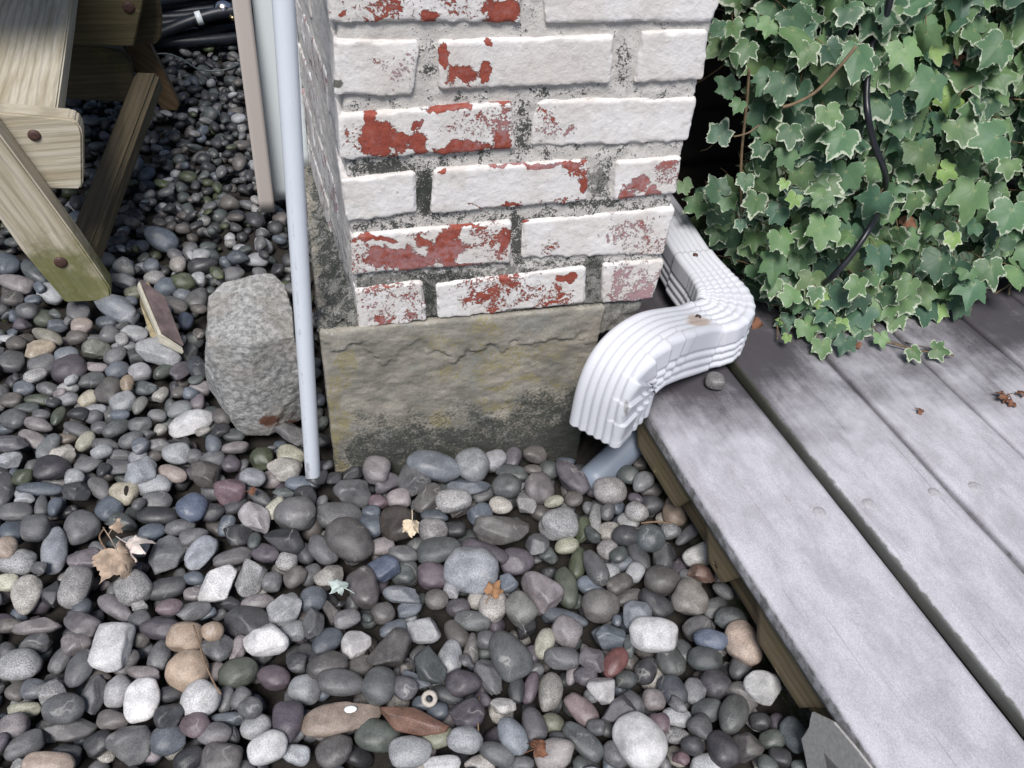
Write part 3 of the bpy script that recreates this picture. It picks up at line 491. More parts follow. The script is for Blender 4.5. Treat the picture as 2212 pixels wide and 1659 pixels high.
# ================================================================ tubing coil, wire
coil = thing('tubing_coil', 'coil of black rubber tubing lying on the pebbles at the top', 'tubing coil')
cc = np.array([-.52, 2.34, ZG]); rr_ = random.Random(3); b = MB()
for k in range(34):
    R0 = .48+.22*rr_.random(); ex = 1+.25*rr_.random(); h = ZG+.018+.13*rr_.random()*(1-(abs(R0-.6)/.15)**2*.6); a = np.linspace(0, 2*math.pi, 90); ph = rr_.random()*6; tl = (rr_.random()-.5)*.07
    path = np.c_[cc[0]+.02*rr_.random()+np.cos(a)*R0*ex*.95, cc[1]+.05*rr_.random()+np.sin(a)*R0*(1+.06*np.sin(2*a+ph)), h+tl*np.sin(a+ph)+.008*np.sin(3*a+ph)]; path[:, 2] = np.maximum(path[:, 2], ZG+.012); V, Fc = tube(path, .0135+.003*rr_.random(), 12); b.add(V, Fc)
b.build('tubing', RUBBER, coil)
pR = ony(430, 39, cc[1]-.68); dr = nrm([1, .15, .2]); b = MB(); V, Fc = tube([pR-dr*.008, pR-dr*.0079, pR+dr*.0079, pR+dr*.008], [.014, .0185, .0185, .014], 20); b.add(V, Fc, dirt=.0, rust=0.); b.build('white_band', VINYL, coil)
V, Fc = tube(smooth_path([pR-dr*.2-UP*.03, pR-dr*.09-UP*.01, pR, pR+dr*.06, pR+dr*.13-UP*.01]), .016, 14); b = MB(); b.add(V, Fc); b.build('hose_end', RUBBER, coil)
pS = ony(483, 20, cc[1]-.66); b = MB(); i, j = np.meshgrid(np.linspace(0, math.pi, 14), np.linspace(0, 2*math.pi, 25)[:-1], indexing='ij'); V = pS+.024*np.c_[(np.sin(i)*np.cos(j)).ravel()*1.15, (np.sin(i)*np.sin(j)).ravel(), np.cos(i).ravel()]
a1, a2 = np.meshgrid(np.arange(13), np.arange(24), indexing='ij'); a1 = a1.ravel(); a2 = a2.ravel(); b.add(V, np.stack([a1*24+a2, (a1+1)*24+a2, (a1+1)*24+(a2+1) % 24, a1*24+(a2+1) % 24], 1)); b.build('metal_bulb', CHROME, coil)
q_ = ony(497, 35, cc[1]-.69); V, Fc = tube([q_, q_+np.array([.012, -.008, -.006])], .006, 12); b = MB(); b.add(V, Fc); b.build('brass_fitting', BRASS, coil)
def wireobj(name, pts, r, mat, label, cat, n=8, k=10):
    V, Fc = tube(smooth_path(pts, k), r, n); b = MB(); b.add(V, Fc); return tag(b.build(name, mat), label, cat)
wireobj('thin_wire', [onz(u, v, ZG+h) for u, v, h in ((312, 124, .02), (335, 117, .035), (365, 117, .035), (395, 129, .03), (425, 148, .022), (442, 152, .016), (470, 153, .015), (495, 148, .018), (525, 134, .02))], .0022, mat_plain('grey_wire', (.10, .12, .12), .5), 'thin grey wire crossing the pebbles in front of the tubing coil', 'wire')

# ================================================================ downspout
tops = [((1375, 362), -.03), ((1440, 452), -.03), ((1499, 544), -.033), ((1538, 592), -.036), ((1567, 634), -.040), ((1562, 668), -.044), ((1518, 684), -.046), ((1470, 694), -.046), ((1420, 709), -.046), ((1372, 742), -.050), ((1332, 790), -.070), ((1306, 850), -.105), ((1287, 934), -.155)]
ctrl = np.array([onz(*p, zz) for p, zz in tops]); Sj = nrm([.50, -.866, 0]); Se = nrm([.66, -.75, 0]); Sp = nrm([.53, -.848, 0]); ctrl[7:] = [onplane(*p, ctrl[6], Sp) for p, zz in tops[7:]]; print('spout end', ctrl[6:].round(3).tolist()); path = smooth_path(ctrl, 16); lens = np.r_[0, np.cumsum(np.linalg.norm(np.diff(path, axis=0), axis=1))]
u_ = np.linspace(0, lens[-1], 420); path = np.c_[[np.interp(u_, lens, path[:, k]) for k in range(3)]].T; 
for _ in range(14): path[1:-1] = (path[:-2]+path[1:-1]*2+path[2:])/4
T = np.gradient(path, axis=0); T /= np.linalg.norm(T, axis=1, keepdims=True); Sv = np.cross(T, [0, 0, 1.]); Sv /= np.linalg.norm(Sv, axis=1, keepdims=True)
ij = int(np.argmin(np.linalg.norm(path-ctrl[7], axis=1))); sg = 1 if Sv[ij]@Sj > 0 else -1
for i in range(len(path)): wt = float(sstep(ij-25, ij+15, i)); Sx = nrm(Sj+(Se-Sj)*float(sstep(ij, len(path), i)))*sg; Sv[i] = nrm(Sv[i]*(1-wt)+Sx*wt)
Sv -= T*np.sum(Sv*T, axis=1, keepdims=True); Sv /= np.linalg.norm(Sv, axis=1, keepdims=True); Nv = np.cross(Sv, T)
def corr_profile(n=220, W=.064, H=.076, r=.008):
    """closed ribbed outline: x across, y depth below the top face; returns points and outward normals, and which face"""
    per = 2*(W+H-4*r)+2*math.pi*r; s = np.arange(n)/n*per; P = []; N = []; fc = []
    segs = [('l', W-2*r, (1, 0), (-(W/2-r), 0), (0, 1), 0), ('c', 0, 0, (W/2-r, -r), 90, 1), ('l', H-2*r, (0, -1), (W/2, -r), (1, 0), 2), ('c', 0, 0, (W/2-r, -(H-r)), 0, 3), ('l', W-2*r, (-1, 0), (W/2-r, -H), (0, -1), 4), ('c', 0, 0, (-(W/2-r), -(H-r)), -90, 5), ('l', H-2*r, (0, 1), (-W/2, -(H-r)), (-1, 0), 6), ('c', 0, 0, (-(W/2-r), -r), 180, 7)]
    arc = math.pi*r/2
    for v in s:
        for ty, L, d, st, nn, k in segs:
            L_ = L if ty == 'l' else arc
            if v <= L_+1e-12:
                if ty == 'l':
                    P.append((st[0]+d[0]*v, st[1]+d[1]*v)); N.append(nn); x = v/L
                    if k == 0: rib = .5-.5*math.cos(2*math.pi*x*5.0)
                    elif k in (2, 6): y = x if k == 2 else 1-x; rib = 0. if y < .34 else .5-.5*math.cos(2*math.pi*(y-.34)/.66*3)
                    else: rib = .5-.5*math.cos(2*math.pi*x*4)
                    fc.append((k, rib))
                else: a = math.radians(nn-90*v/arc); P.append((st[0]+r*math.cos(a), st[1]+r*math.sin(a))); N.append((math.cos(a), math.sin(a))); fc.append((k, 0.))
                break
            v -= L_
    return np.array(P), np.array(N), np.array(fc)
pp, pn, pf_ = corr_profile(260); m_ = len(path); L_ = u_/u_[-1]
i_seam = int(np.argmin(np.linalg.norm(path-ctrl[2], axis=1))); i_e0 = int(np.argmin(np.linalg.norm(path-ctrl[3], axis=1))); i_join = int(np.argmin(np.linalg.norm(path-ctrl[6], axis=1)))-4; i_e1 = int(np.argmin(np.linalg.norm(path-ctrl[8], axis=1))); i_e2 = int(np.argmin(np.linalg.norm(path-ctrl[11], axis=1)))
ib_ = int(np.argmin(np.linalg.norm(path-(ctrl[4]+ctrl[5])/2, axis=1)))
sgx = 1. if Sv[-40]@RT > 0 else -1.
def spout(name, i0, i1, sc, pleat, par, flare=0):
    V = []; rs = []; ds = []
    for i in range(i0, i1):
        dep = .0021*pf_[:, 1]**1.4; amp = np.zeros(len(pp))
        for (a, b_, sgn, npl) in pleat:
            if a <= i <= b_:
                x = (i-a)/(b_-a)*npl; saw = 1-(x % 1.0); env = math.sin(math.pi*min(1, max(0, (i-a)/(b_-a)*1.0)))**.4
                w_in = sstep(.15, 1., sgn*pp[:, 0]/.034) if abs(sgn) == 1 else sstep(-.2, -.9, pp[:, 1]/.076)
                if sgn == 2: w_in = sstep(.55, .95, sgx*pp[:, 0]/.032)*sstep(.002, -.006, pp[:, 1])*sstep(-.072, -.050, pp[:, 1])*.9+.25*sstep(.3, .6, sgx*pp[:, 0]/.032)*(pf_[:, 0] == 0)
                if sgn == 3: w_in = .35+.65*sstep(-1, 1, -pp[:, 0]/.034)
                amp += w_in*env*(saw-.45)*(.0062 if sgn == 2 else .0012)-(0 if sgn == 2 else .0012*math.exp(-(((x % 1.0)-.5)/.09)**2)*env)
        q = pp+pn*(amp-dep)[:, None]; q = np.c_[q[:, 0]*(1+.30*math.exp(-((i-ib_)/26)**2)), q[:, 1]+.038]*(sc+flare*sstep(i0, i1, i))-np.array([0, .038]); 
        V.append(path[i]+Sv[i]*q[:, :1]*1.0+Nv[i]*q[:, 1:]); ds.append(.10+.30*pf_[:, 1]*(.7+.3*math.sin(i))+.25*np.clip(np.abs(amp)/.004, 0, 1)); 
    V = np.vstack(V); m = i1-i0; n = len(pp); i, j = np.meshgrid(np.arange(m-1), np.arange(n), indexing='ij'); i = i.ravel(); j = j.ravel(); k = (j+1) % n; Q = np.stack([i*n+j, i*n+k, (i+1)*n+k, (i+1)*n+j], 1)
    # inner skin so the open end shows metal thickness
    C0 = np.repeat(path[i0:i1]-Nv[i0:i1]*.038, n, axis=0); Vi = V+(C0-V)*.035; Q2 = Q[:, ::-1]+len(V); e = (m-1)*n; j = np.arange(n); k = (j+1) % n; R = np.stack([e+j, e+k, e+k+len(V), e+j+len(V)], 1); R0 = np.stack([k, j, j+len(V), k+len(V)], 1)
    VV = np.vstack([V, Vi]); D, _ = proj(VV); rust = ell(D, [(1510, 695, 26, 9, 1.), (1497, 686, 14, 8, .8)], 1.5); dd_ = np.r_[np.concatenate(ds), np.concatenate(ds)*0+.3]; dd_ = dd_+ell(D, [(1352, 880, 7, 26, .55), (1345, 900, 6, 20, .4)], 1.4)
    b = MB(); b.add(VV, [np.vstack([Q, Q2, R, R0])], dirt=dd_, rust=rust); return b.build(name, WALU, par)
ds_ = thing('downspout', 'white ribbed metal downspout with two crimped elbows ending beside the pier', 'downspout')
spout('straight_section', 0, i_seam+12, 1.02, [], ds_)
spout('elbow', i_seam, i_join+10, 1.08, [(i_e0-8, i_join-2, 3, 12)], ds_)
spout('outlet_elbow', i_join, m_, 1.13, [(i_e1-26, i_e2+34, 2, 7)], ds_, .18)
def screw(i, dx, par, lift=.003): p = path[i]+Sv[i]*dx+Nv[i]*lift; V, Fc = tube([p-Nv[i]*.003, p+Nv[i]*.0012, p+Nv[i]*.0022], [.0042, .0042, .002], 12); b = MB(); b.add(V, Fc); b.build('screw', BOLT, par)
screw(i_seam+6, .004, ds_); screw(i_join+16, -.004, ds_, .0058)

# ================================================================ drain pipe, bracket, small things
dp = thing('drain_pipe', 'white plastic drain pipe with printed bar marks emerging under the downspout outlet', 'drain pipe')
P0_, P1_ = onz(1296, 1022, ZG-.020), onz(1415, 912, ZD-.100); ax = nrm(P1_-P0_); P0_ = P0_-ax*.030; V, Fc = tube([P0_+ax*k for k in np.linspace(0, .235, 12)], .0245, 40); b = MB(); b.add(V, Fc, dirt=.35, rust=0.); b.build('pipe', mat_white('shaded_white_plastic', (.20, .235, .29), .45, .5), dp)  # white pipe with its shadow put into a darker blue-grey colour
e1 = nrm(np.cross(ax, [0, 0, 1])); e1 = e1 if e1@RT < 0 else -e1; e2 = np.cross(ax, e1); e2 = e2 if e2[2] > 0 else -e2; b = MB()
def mark(s0, s1, a0, a1):
    a = np.radians(np.linspace(a0, a1, 5)); V = [P0_+ax*(s)+.0249*(np.cos(t)*e1+np.sin(t)*e2) for s in (s0, s1) for t in a]; q = np.array([[i, i+1, i+6, i+5] for i in range(4)]); b.add(np.array(V), np.vstack([q, q[:, ::-1]]))
r9 = random.Random(9); s = .072
while s < .118: wv = r9.choice([.0006, .0009, .0015]); mark(s, s+wv, 38, 66); s += wv+r9.choice([.0006, .001, .0016])
for s, a0, a1 in ((.050, 34, 50), (.053, 34, 37), (.053, 47, 50), (.056, 34, 50), (.0595, 30, 48), (.0625, 30, 34), (.0625, 44, 48), (.065, 30, 48)): mark(s, s+.0009, a0, a1)
for s in (.0505, .0600): mark(s, s+.006, 40, 42)
b.build('print', INK, dp)
# metal stair bracket hanging at the deck edge
pn_ = DN_; pbk = A0-DN_*.004; oP = [(1754, 1539), (1800, 1561), (1850, 1620), (1900, 1685), (1960, 1790), (1930, 1800), (1850, 1700), (1778, 1624), (1784, 1645), (1792, 1700), (1800, 1790), (1768, 1790), (1750, 1690), (1738, 1625), (1731, 1596), (1742, 1585), (1748, 1570), (1750, 1555)]
pts = [onplane(u, v, pbk-DN_*.004, pn_) for u, v in oP]; bm = bmesh.new(); f = bm.faces.new([bm.verts.new(p) for p in pts]); bmesh.ops.triangulate(bm, faces=[f]); r = bmesh.ops.extrude_face_region(bm, geom=bm.faces[:]); bmesh.ops.translate(bm, verts=[g for g in r['geom'] if isinstance(g, bmesh.types.BMVert)], vec=tuple(DN_*.003)); bmesh.ops.recalc_face_normals(bm, faces=bm.faces)
me = bpy.data.meshes.new('metal_bracket'); bm.to_mesh(me); bm.free(); me.materials.append(PLATE); tag(link('metal_bracket', me), 'flat grey metal bracket with a triangular cut-out at the deck edge', 'bracket')
# hollow bead lying among the pebbles
p = onz(927, 1510, ZG+.004); n_ = nrm(-FW+UP*.5); q1 = nrm(np.cross(n_, [1, 0, 0])); q2 = np.cross(n_, q1); a = np.linspace(0, 2*math.pi, 25); b = MB(); pr = [(.0045, -.012), (.0045, .0), (.0085, .0), (.0098, -.0015), (.0098, -.012)]
V = np.vstack([p+n_*h+np.outer(np.cos(a[:-1])*r, q1)+np.outer(np.sin(a[:-1])*r, q2) for r, h in pr]); j = np.arange(24); k = (j+1) % 24; b.add(V, np.vstack([np.stack([s*24+j, (s+1)*24+j, (s+1)*24+k, s*24+k], 1) for s in range(4)])); tag(b.build('hollow_bead', BEIGE), 'small hollow beige bead standing on end above the rusty brown stone', 'bead')
# hanging cable in front of the ivy
def ivy_y(u): return np.interp(u, [1440, 1520, 1620, 1720, 1800, 2300], [.26, .20, .12, .06, .04, .04])
def ivy_pt(u, v, dy=0.):
    y0 = ivy_y(u)+dy; d = ray(u, v); k = .22                                   # leaning surface  y = y0 + k*(z-ZD)
    t = (y0+k*(CAM[2]-ZD)-CAM[1])/(d[1]-k*d[2]); return CAM+d*t
wireobj('black_cable', [ivy_pt(u, v, dy) for u, v, dy in ((1935, -60, .0), (1915, 30, .0), (1885, 95, .02), (1872, 190, -.01), (1875, 250, -.03), (1888, 310, -.03), (1906, 355, -.03), (1913, 390, -.01), (1905, 440, .015), (1880, 490, -.03), (1840, 550, -.04), (1795, 600, -.03), (1750, 630, .03))], .0048, CABLE, 'black cable hanging in a loop down the front of the ivy', 'cable', 12)

# ================================================================ pebbles
# x y long short angle colour[mix]  as seen in four enlarged views of the photograph; after | a label and a short name
VIEW = {'A': (0, 1800, 1.3046), 'B': (1200, 1800, 1.3046), 'C': (2300, 1800, 1.3046), 'D': (0, 900, 1.7015)}
PD = {}
PD['A'] = '''55 60 135 85 10 l
275 95 180 120 0 dp|dark flat purplish pebble lying under a cream speckled one near the left edge
455 80 160 70 20 g
330 25 150 110 -10 c|cream speckled angular pebble behind a dark purplish one near the left edge|speckled cream pebble
530 10 110 60 10 l
615 90 150 90 -15 g
720 40 95 85 0 lb
740 110 190 110 20 lb|pale bluish knobbly pebble above the light grey oval one|bluish knobbly pebble
800 185 180 95 5 l|light grey smooth oval pebble right of the hollowed yellow pebble
895 125 150 85 -15 kt
1075 125 145 125 0 o
920 20 140 100 0 l
1015 35 80 70 0 g
1205 75 95 80 20 p
1110 45 120 80 0 g
1365 50 120 110 0 m
1316 145 130 90 -10 lb
1490 110 170 130 20 c|cream pebble with dark speckles just left of the white pole foot|speckled pebble by the pole
1520 30 140 90 -20 y
1210 210 165 125 20 r|dull maroon flat pebble with a chipped lower edge|maroon chipped pebble
1555 175 130 70 0 b
1655 140 110 90 0 d
390 145 100 80 0 l
210 205 235 65 -2 b|long thin blue grey pebble lying level near the left edge|long thin blue grey pebble
130 145 120 80 0 m
15 210 170 110 90 g
120 255 115 55 0 l
217 290 100 70 85 g
285 300 95 70 75 b
395 215 150 105 0 d
520 200 130 95 -60 go
645 222 132 110 -20 yt|cream and orange pebble with a dark hollow in its end|hollowed yellow pebble
85 320 170 90 0 g
570 310 130 100 40 b
820 265 150 90 0 g
1000 300 150 125 0 B|split slate blue pebble with a broken right side|slate blue pebble
1105 325 135 90 5 d
1230 290 130 70 20 d
1350 245 150 70 -35 g
1480 230 110 60 0 n
1590 245 115 100 0 d
815 345 220 90 -3 d
1335 350 165 140 -60 kw|large pale pink rounded pebble beside a small speckled cream one|pale pink pebble
1450 305 120 110 0 yc
1540 335 200 140 5 go
645 380 140 90 -20 n
430 405 180 165 0 g|large plain grey pebble above the crumpled dry leaf|grey pebble above the dry leaf
180 405 140 130 0 g
60 430 110 90 0 b
109 440 130 80 50 d
285 530 235 130 85 lB|tall bluish white block-shaped pebble standing upright left of the dry leaf|upright bluish white pebble
790 430 145 80 20 b
940 405 150 75 10 g
1245 440 155 120 15 d
1490 475 210 120 -8 d
1185 395 110 80 70 b
1010 450 150 80 15 g
705 495 160 120 -15 s
30 510 110 110 0 tk
90 590 200 115 0 sl
860 555 230 160 55 gl|large greenish grey egg-shaped pebble right of the dry leaf|greenish egg pebble
1052 540 190 125 50 lB|pale blue veined oval pebble left of the pale tan angular one|pale blue oval pebble
1385 540 130 90 -15 p
440 570 170 110 15 pk
1215 560 200 80 15 gk
1310 660 200 125 70 s|grey craggy upright pebble right of the white pointed one
1495 580 110 100 0 s
1590 545 110 90 -60 d
40 690 115 85 0 y|yellowish white pebble cut by the left edge of the photo
139 755 185 150 85 c|greenish speckled round pebble below the yellowish one at the left edge
275 750 130 110 85 d
395 715 215 140 75 so|tall brownish speckled slab-like pebble below the upright bluish one
695 720 185 150 35 s
870 725 230 100 12 dg
1135 705 230 160 50 w|large white angular pebble with pink streaks left of the craggy one|white angular pebble
1010 670 100 70 -10 b
1005 755 90 70 0 k
595 820 200 100 -35 Bt|long blue and tan striped pebble slanting down right|blue and tan striped pebble
725 815 95 70 0 s
885 820 130 75 5 rk|small rosy red pebble left of a grey speckled oval one|rosy red pebble
1000 838 190 100 10 g
1080 855 100 50 20 b
1200 805 100 70 -25 d
1345 795 165 75 10 kg
1415 690 115 95 0 g
1490 820 175 145 15 lw|bluish white lumpy triangular pebble|bluish white lumpy pebble
1630 780 145 120 45 bg
1540 665 120 90 40 o
1620 650 120 80 50 g
430 830 110 90 20 bg
195 915 240 85 5 ko
60 915 140 70 0 o
430 915 170 120 -30 dk
580 1010 265 190 75 wl|large cream white faceted pebble standing upright, left of the two tan pebbles|faceted cream white pebble
730 890 110 90 30 g
840 930 200 110 0 pd
726 985 105 85 0 o
965 980 175 150 0 t|rounded orange tan pebble stacked just above the square tan one|upper tan pebble
1108 950 110 95 0 t
1290 905 250 160 0 dg|broad dark grey flat pebble above the large chipped white one
1140 1035 165 140 30 g
1385 990 225 165 -10 w|big white rounded pebble with a chipped corner|chipped white pebble
1530 945 140 100 0 lg
1635 910 160 105 80 g
205 1010 180 90 10 g
400 1010 150 100 10 k
100 1125 220 155 0 sl
320 1100 150 90 55 g
420 1140 200 120 65 g
660 1110 150 90 45 og
838 1070 150 110 75 gd
1245 1045 150 85 70 k
975 1150 215 205 0 t|large squarish tan pebble, the lower of two tan ones stacked together|square tan pebble
750 1165 160 75 -10 ko
1244 1165 205 140 20 mg|dark green mossy speckled pebble beside bare soil|green mossy pebble
1430 1190 160 125 -15 pr|smooth purple pebble beside the patch of bare soil|smooth purple pebble
1555 1110 120 105 0 d
1655 1130 120 90 30 g
505 1175 140 80 -10 o
1585 1250 165 145 0 lg
80 1260 100 95 0 o
180 1245 130 100 0 gb
280 1260 150 130 20 s
480 1285 205 130 80 g
617 1260 165 140 80 lk|lilac grey oval pebble beside a bright white one|lilac grey pebble
745 1310 220 170 75 W|bright white oblong pebble between the lilac one and a small black one|bright white oblong pebble
895 1275 120 75 0 d
1050 1305 190 185 0 w|round white pebble right of a dark square one, below the tan pebbles|round white pebble
1180 1300 135 75 80 g
1255 1295 120 80 55 g
135 1360 175 85 -5 ym
325 1350 215 145 5 g
885 1385 145 140 0 d|nearly black squarish pebble between two white ones|black squarish pebble
1305 1345 120 105 0 g
590 1410 155 100 -10 ok
375 1450 265 120 8 go
70 1440 170 110 20 kd
1015 1430 145 130 0 rk|maroon pebble flecked with white below the round white one|flecked maroon pebble
1190 1405 190 70 0 bn
1335 1440 160 110 25 ls
1502 1415 200 150 85 p|upright smooth purplish pebble left of the long tan stone|upright purplish pebble
130 1540 220 110 25 g
515 1530 150 100 35 d
670 1535 240 215 50 go|very large brownish grey oval pebble at the bottom left|very large grey oval pebble
880 1510 180 150 0 bg
1120 1485 165 110 10 gk
1215 1490 95 70 -60 d
1395 1555 205 140 25 ws|pale speckled oblong pebble at the bottom, slanting up right|pale speckled oblong pebble
250 1640 260 120 5 tk|pinkish tan pebble cut by the bottom edge of the photo|pinkish tan pebble
795 1580 100 90 0 kp
1155 1610 200 160 0 og
990 1610 170 110 30 d
1550 1590 140 100 -15 l
350 1580 150 80 0 d'''
PD['B'] = '''110 145 150 100 -5 g
275 225 190 130 -10 g|grey pear-shaped pebble in front of the yellow-stained footing
265 130 150 75 15 d
275 80 150 70 25 l
400 105 130 120 0 kg
450 175 130 115 0 pg
592 160 170 140 -50 g
700 88 265 130 -15 bl|long blue grey pebble lying against the footing stone|long blue grey pebble by the footing
895 75 165 150 0 ln|square pale green-grey pebble against the footing stone|square pale pebble
1020 50 120 90 30 lk
1110 40 110 80 70 pg
1225 25 120 90 0 o
410 272 100 70 0 rp
515 255 120 95 10 k
670 255 160 95 50 og
885 190 230 85 8 bd
1110 120 170 75 -10 nd
1080 190 145 115 0 gn
1245 200 150 145 0 kg
1420 145 200 100 -45 pg|elongated purplish pebble slanting beside the drain pipe mouth|purplish pebble by the drain
1300 105 110 90 0 n
800 265 175 105 5 s
205 345 230 130 0 ds
370 325 90 70 0 b
258 470 240 190 -40 og|big grey brown egg pebble with a faint line across it|big grey brown egg pebble
360 400 150 110 0 b
520 388 190 175 0 O|dark chocolate angular stone with a pale dry leaf stuck on it|dark chocolate stone
690 425 150 130 -30 sk
705 345 140 65 -10 bd
805 415 120 70 0 d
845 310 160 80 30 o
940 335 120 100 20 b
1045 290 120 80 -15 c
1052 408 270 150 2 og|long brown grey oval pebble lying level|long brown grey oval pebble
1170 280 130 100 -60 sg
1325 270 100 60 15 yn
1430 255 90 75 0 o
1352 388 180 145 10 sl
1475 425 140 80 80 m
1538 370 160 70 85 sn
120 520 170 120 -50 g
425 505 130 80 10 ko
540 545 150 90 -10 g
722 525 220 130 15 ng
965 530 240 90 -20 p|long purple pebble wedged above the big granite one|long purple pebble
895 625 260 215 -20 lb|big speckled blue grey granite pebble near the middle|big granite pebble
1130 580 170 130 0 p
1235 500 130 110 60 g
1393 500 120 75 10 ym
1300 555 100 95 0 n
1450 590 150 85 80 m
440 622 175 110 5 B|dark blue angular glassy stone|dark blue angular stone
698 655 175 135 0 pr|pitted purplish red round pebble left of the big granite one|pitted purple red pebble
545 645 130 110 0 n
795 728 115 85 80 lk
148 655 145 105 5 co
332 722 195 150 -70 op|brownish purple oval pebble with white scratches|scratched brown oval pebble
68 780 140 120 20 gb
540 760 200 90 -10 bs
712 780 115 100 0 o
1085 690 100 110 0 b
1262 735 230 160 -40 kp|large pinkish brown wedge-shaped pebble right of the big granite one|pinkish wedge pebble
1390 720 200 110 -80 mn
1510 710 130 90 -20 b
1540 610 180 100 -60 g
1610 640 120 85 0 lg
170 850 125 90 -60 og
245 880 130 90 15 gk
435 850 120 110 0 og
570 830 130 80 30 bg
825 825 120 95 0 pg
920 785 90 90 0 c
1005 820 140 140 0 ck
1148 830 160 130 -50 nc
1565 812 190 160 0 os
900 892 175 95 -5 ns
75 915 180 110 80 op
490 935 140 80 15 bg
650 940 195 130 -5 ls|pale grey angular pebble with a lifted corner, left of centre|pale angular pebble
1380 875 230 80 -15 bg
810 960 150 110 -60 o
140 998 170 110 40 bd
295 1020 145 140 0 wk|pinkish white rough round pebble|pinkish white rough pebble
468 1050 250 170 45 od|very large dark brown grey oval pebble below the pale angular one|large dark brown oval pebble
895 1035 150 80 85 og
975 990 100 90 0 g
1170 930 120 100 60 d
1392 950 150 140 -30 kg
1275 1010 155 95 75 yg
1610 965 170 130 -10 bn
785 1085 180 125 80 lg
1090 1068 260 180 -60 gn|very large plain grey blocky oval pebble at the centre bottom|large blocky grey pebble
670 1120 215 140 -70 nd
145 1122 195 110 20 og
320 1130 150 100 30 o
1370 1085 180 110 -5 g
1205 1070 100 90 0 p
1525 1095 150 130 -60 ps
1645 1110 160 105 60 R|deep brick red pebble in the shade near the deck|brick red pebble
215 1215 225 125 -5 ds
415 1228 180 165 60 gn
550 1140 80 75 0 o
605 1200 150 85 -30 bg
540 1240 135 120 -30 gp
850 1215 180 135 0 pd
1000 1190 215 130 -65 g
1230 1145 90 70 0 g
1420 1170 110 60 70 k
1490 1180 115 100 0 pg
1130 1240 150 80 90 dn
1203 1245 165 75 75 pr
1305 1265 190 125 75 cn
215 1400 400 150 10 tk|long flat tan stone with one white spot|long flat tan stone
592 1408 340 130 -15 Q|rusty brown pitted stone with a pointed right end|rusty brown stone
400 1490 225 160 -10 nm
640 1320 100 70 0 b
720 1365 110 95 0 b
862 1380 180 160 40 pd
770 1280 170 80 -20 dn
950 1310 90 80 0 p
1062 1340 130 90 0 wc|small white knobbly pebble|small white knobbly pebble
1110 1490 200 125 -60 bl
1220 1430 170 120 -75 gp
1465 1352 200 110 -45 kR|brick pink oblong pebble slanting down right|brick pink oblong pebble
1580 1250 155 130 0 wk|white bumpy pebble above the large white egg-shaped one
1315 1425 130 95 -10 my
180 1570 200 150 30 og
725 1500 170 100 10 my
575 1575 210 150 10 ls
862 1512 175 130 0 lg
1030 1580 180 120 -20 gn
1475 1520 240 110 -40 ng
740 1640 180 90 0 wl|pale rounded pebble cut by the bottom edge near the middle|pale pebble at the bottom edge
1330 1590 200 170 30 kc
1350 1500 100 60 0 d
940 1640 150 100 0 ck
1165 1640 110 80 0 g'''
PD['C'] = '''180 210 165 125 -5 sk|mottled grey brown pebble right of the drain pipe mouth|pebble right of the drain
190 120 100 70 0 d
340 70 70 60 0 o
275 130 110 90 0 n
355 165 115 90 45 gl
400 210 110 80 0 od
520 320 150 120 -80 to|squarish orange brown pebble against the upper part of the deck rim|orange brown pebble by the deck
400 285 120 90 0 d
320 325 120 90 -20 s
170 320 90 75 60 g
108 370 150 80 80 sg
280 372 110 80 -25 lc
180 425 110 90 0 co
265 445 140 105 0 d
395 460 140 130 0 nb
500 420 100 80 0 sb
590 440 150 70 40 g
170 518 110 100 -30 sk
330 555 160 90 -50 dg
458 572 160 120 60 gd
655 548 165 110 20 wy|dirty white pebble tucked under the deck edge|dirty white pebble
250 590 120 80 0 bg
315 640 100 90 60 ls
450 685 185 140 -5 og
665 652 150 90 -10 Qo
600 672 130 70 -40 g
770 650 110 75 60 ko
230 700 130 90 30 o
603 780 180 165 -30 oc|brown blotched round pebble near the middle of the deck edge|brown blotched pebble
775 735 120 70 -30 sg
730 820 130 100 30 gn
280 770 150 80 20 og
412 800 190 110 -40 d
812 880 160 110 0 nd
320 862 150 120 0 bl
415 965 240 160 -5 wl|large pale oval pebble lying level among dark ones|large pale oval pebble
640 940 150 140 0 ds
705 990 170 100 -5 Bb|blue block-shaped pebble left of the big tan one|blue block pebble
880 1010 225 160 -65 tk|big smooth tan pebble next to the deck rim|big tan pebble by the deck
565 1045 130 80 -60 dn
290 1020 120 70 80 n
680 1090 175 115 -5 nd
500 1100 160 130 -60 no
370 1150 140 110 60 d
865 1130 140 110 60 gd
270 1200 110 90 0 nd
730 1222 165 130 -50 dp
988 1245 205 165 -15 wn|whitish pebble with a dark notch beside the deck rim|notched whitish pebble
510 1255 170 120 -60 db
622 1262 130 110 80 gl
870 1290 170 130 -45 og
415 1305 120 110 0 ko
300 1330 150 110 -40 gd
230 1352 190 110 30 dp
690 1360 160 120 20 ng
825 1380 190 140 70 no|smooth greenish brown pear-shaped pebble near the bracket|greenish pear pebble
530 1392 145 100 -10 ls
430 1430 120 110 0 rd
970 1420 110 90 0 d
335 1520 300 225 -50 Ww|largest white egg-shaped pebble, at the bottom|large white egg pebble
530 1490 120 80 0 sd
650 1440 120 130 0 gd
610 1540 110 100 0 d
770 1562 190 140 -60 dp
900 1540 160 150 0 od
1030 1510 130 100 10 nm
1140 1482 190 120 -65 nb
690 1640 170 110 0 ls
210 1590 150 110 -50 g
550 1610 90 70 0 r
1070 1600 120 80 -20 d
1005 1640 110 80 -20 n
1175 1650 90 60 0 n'''
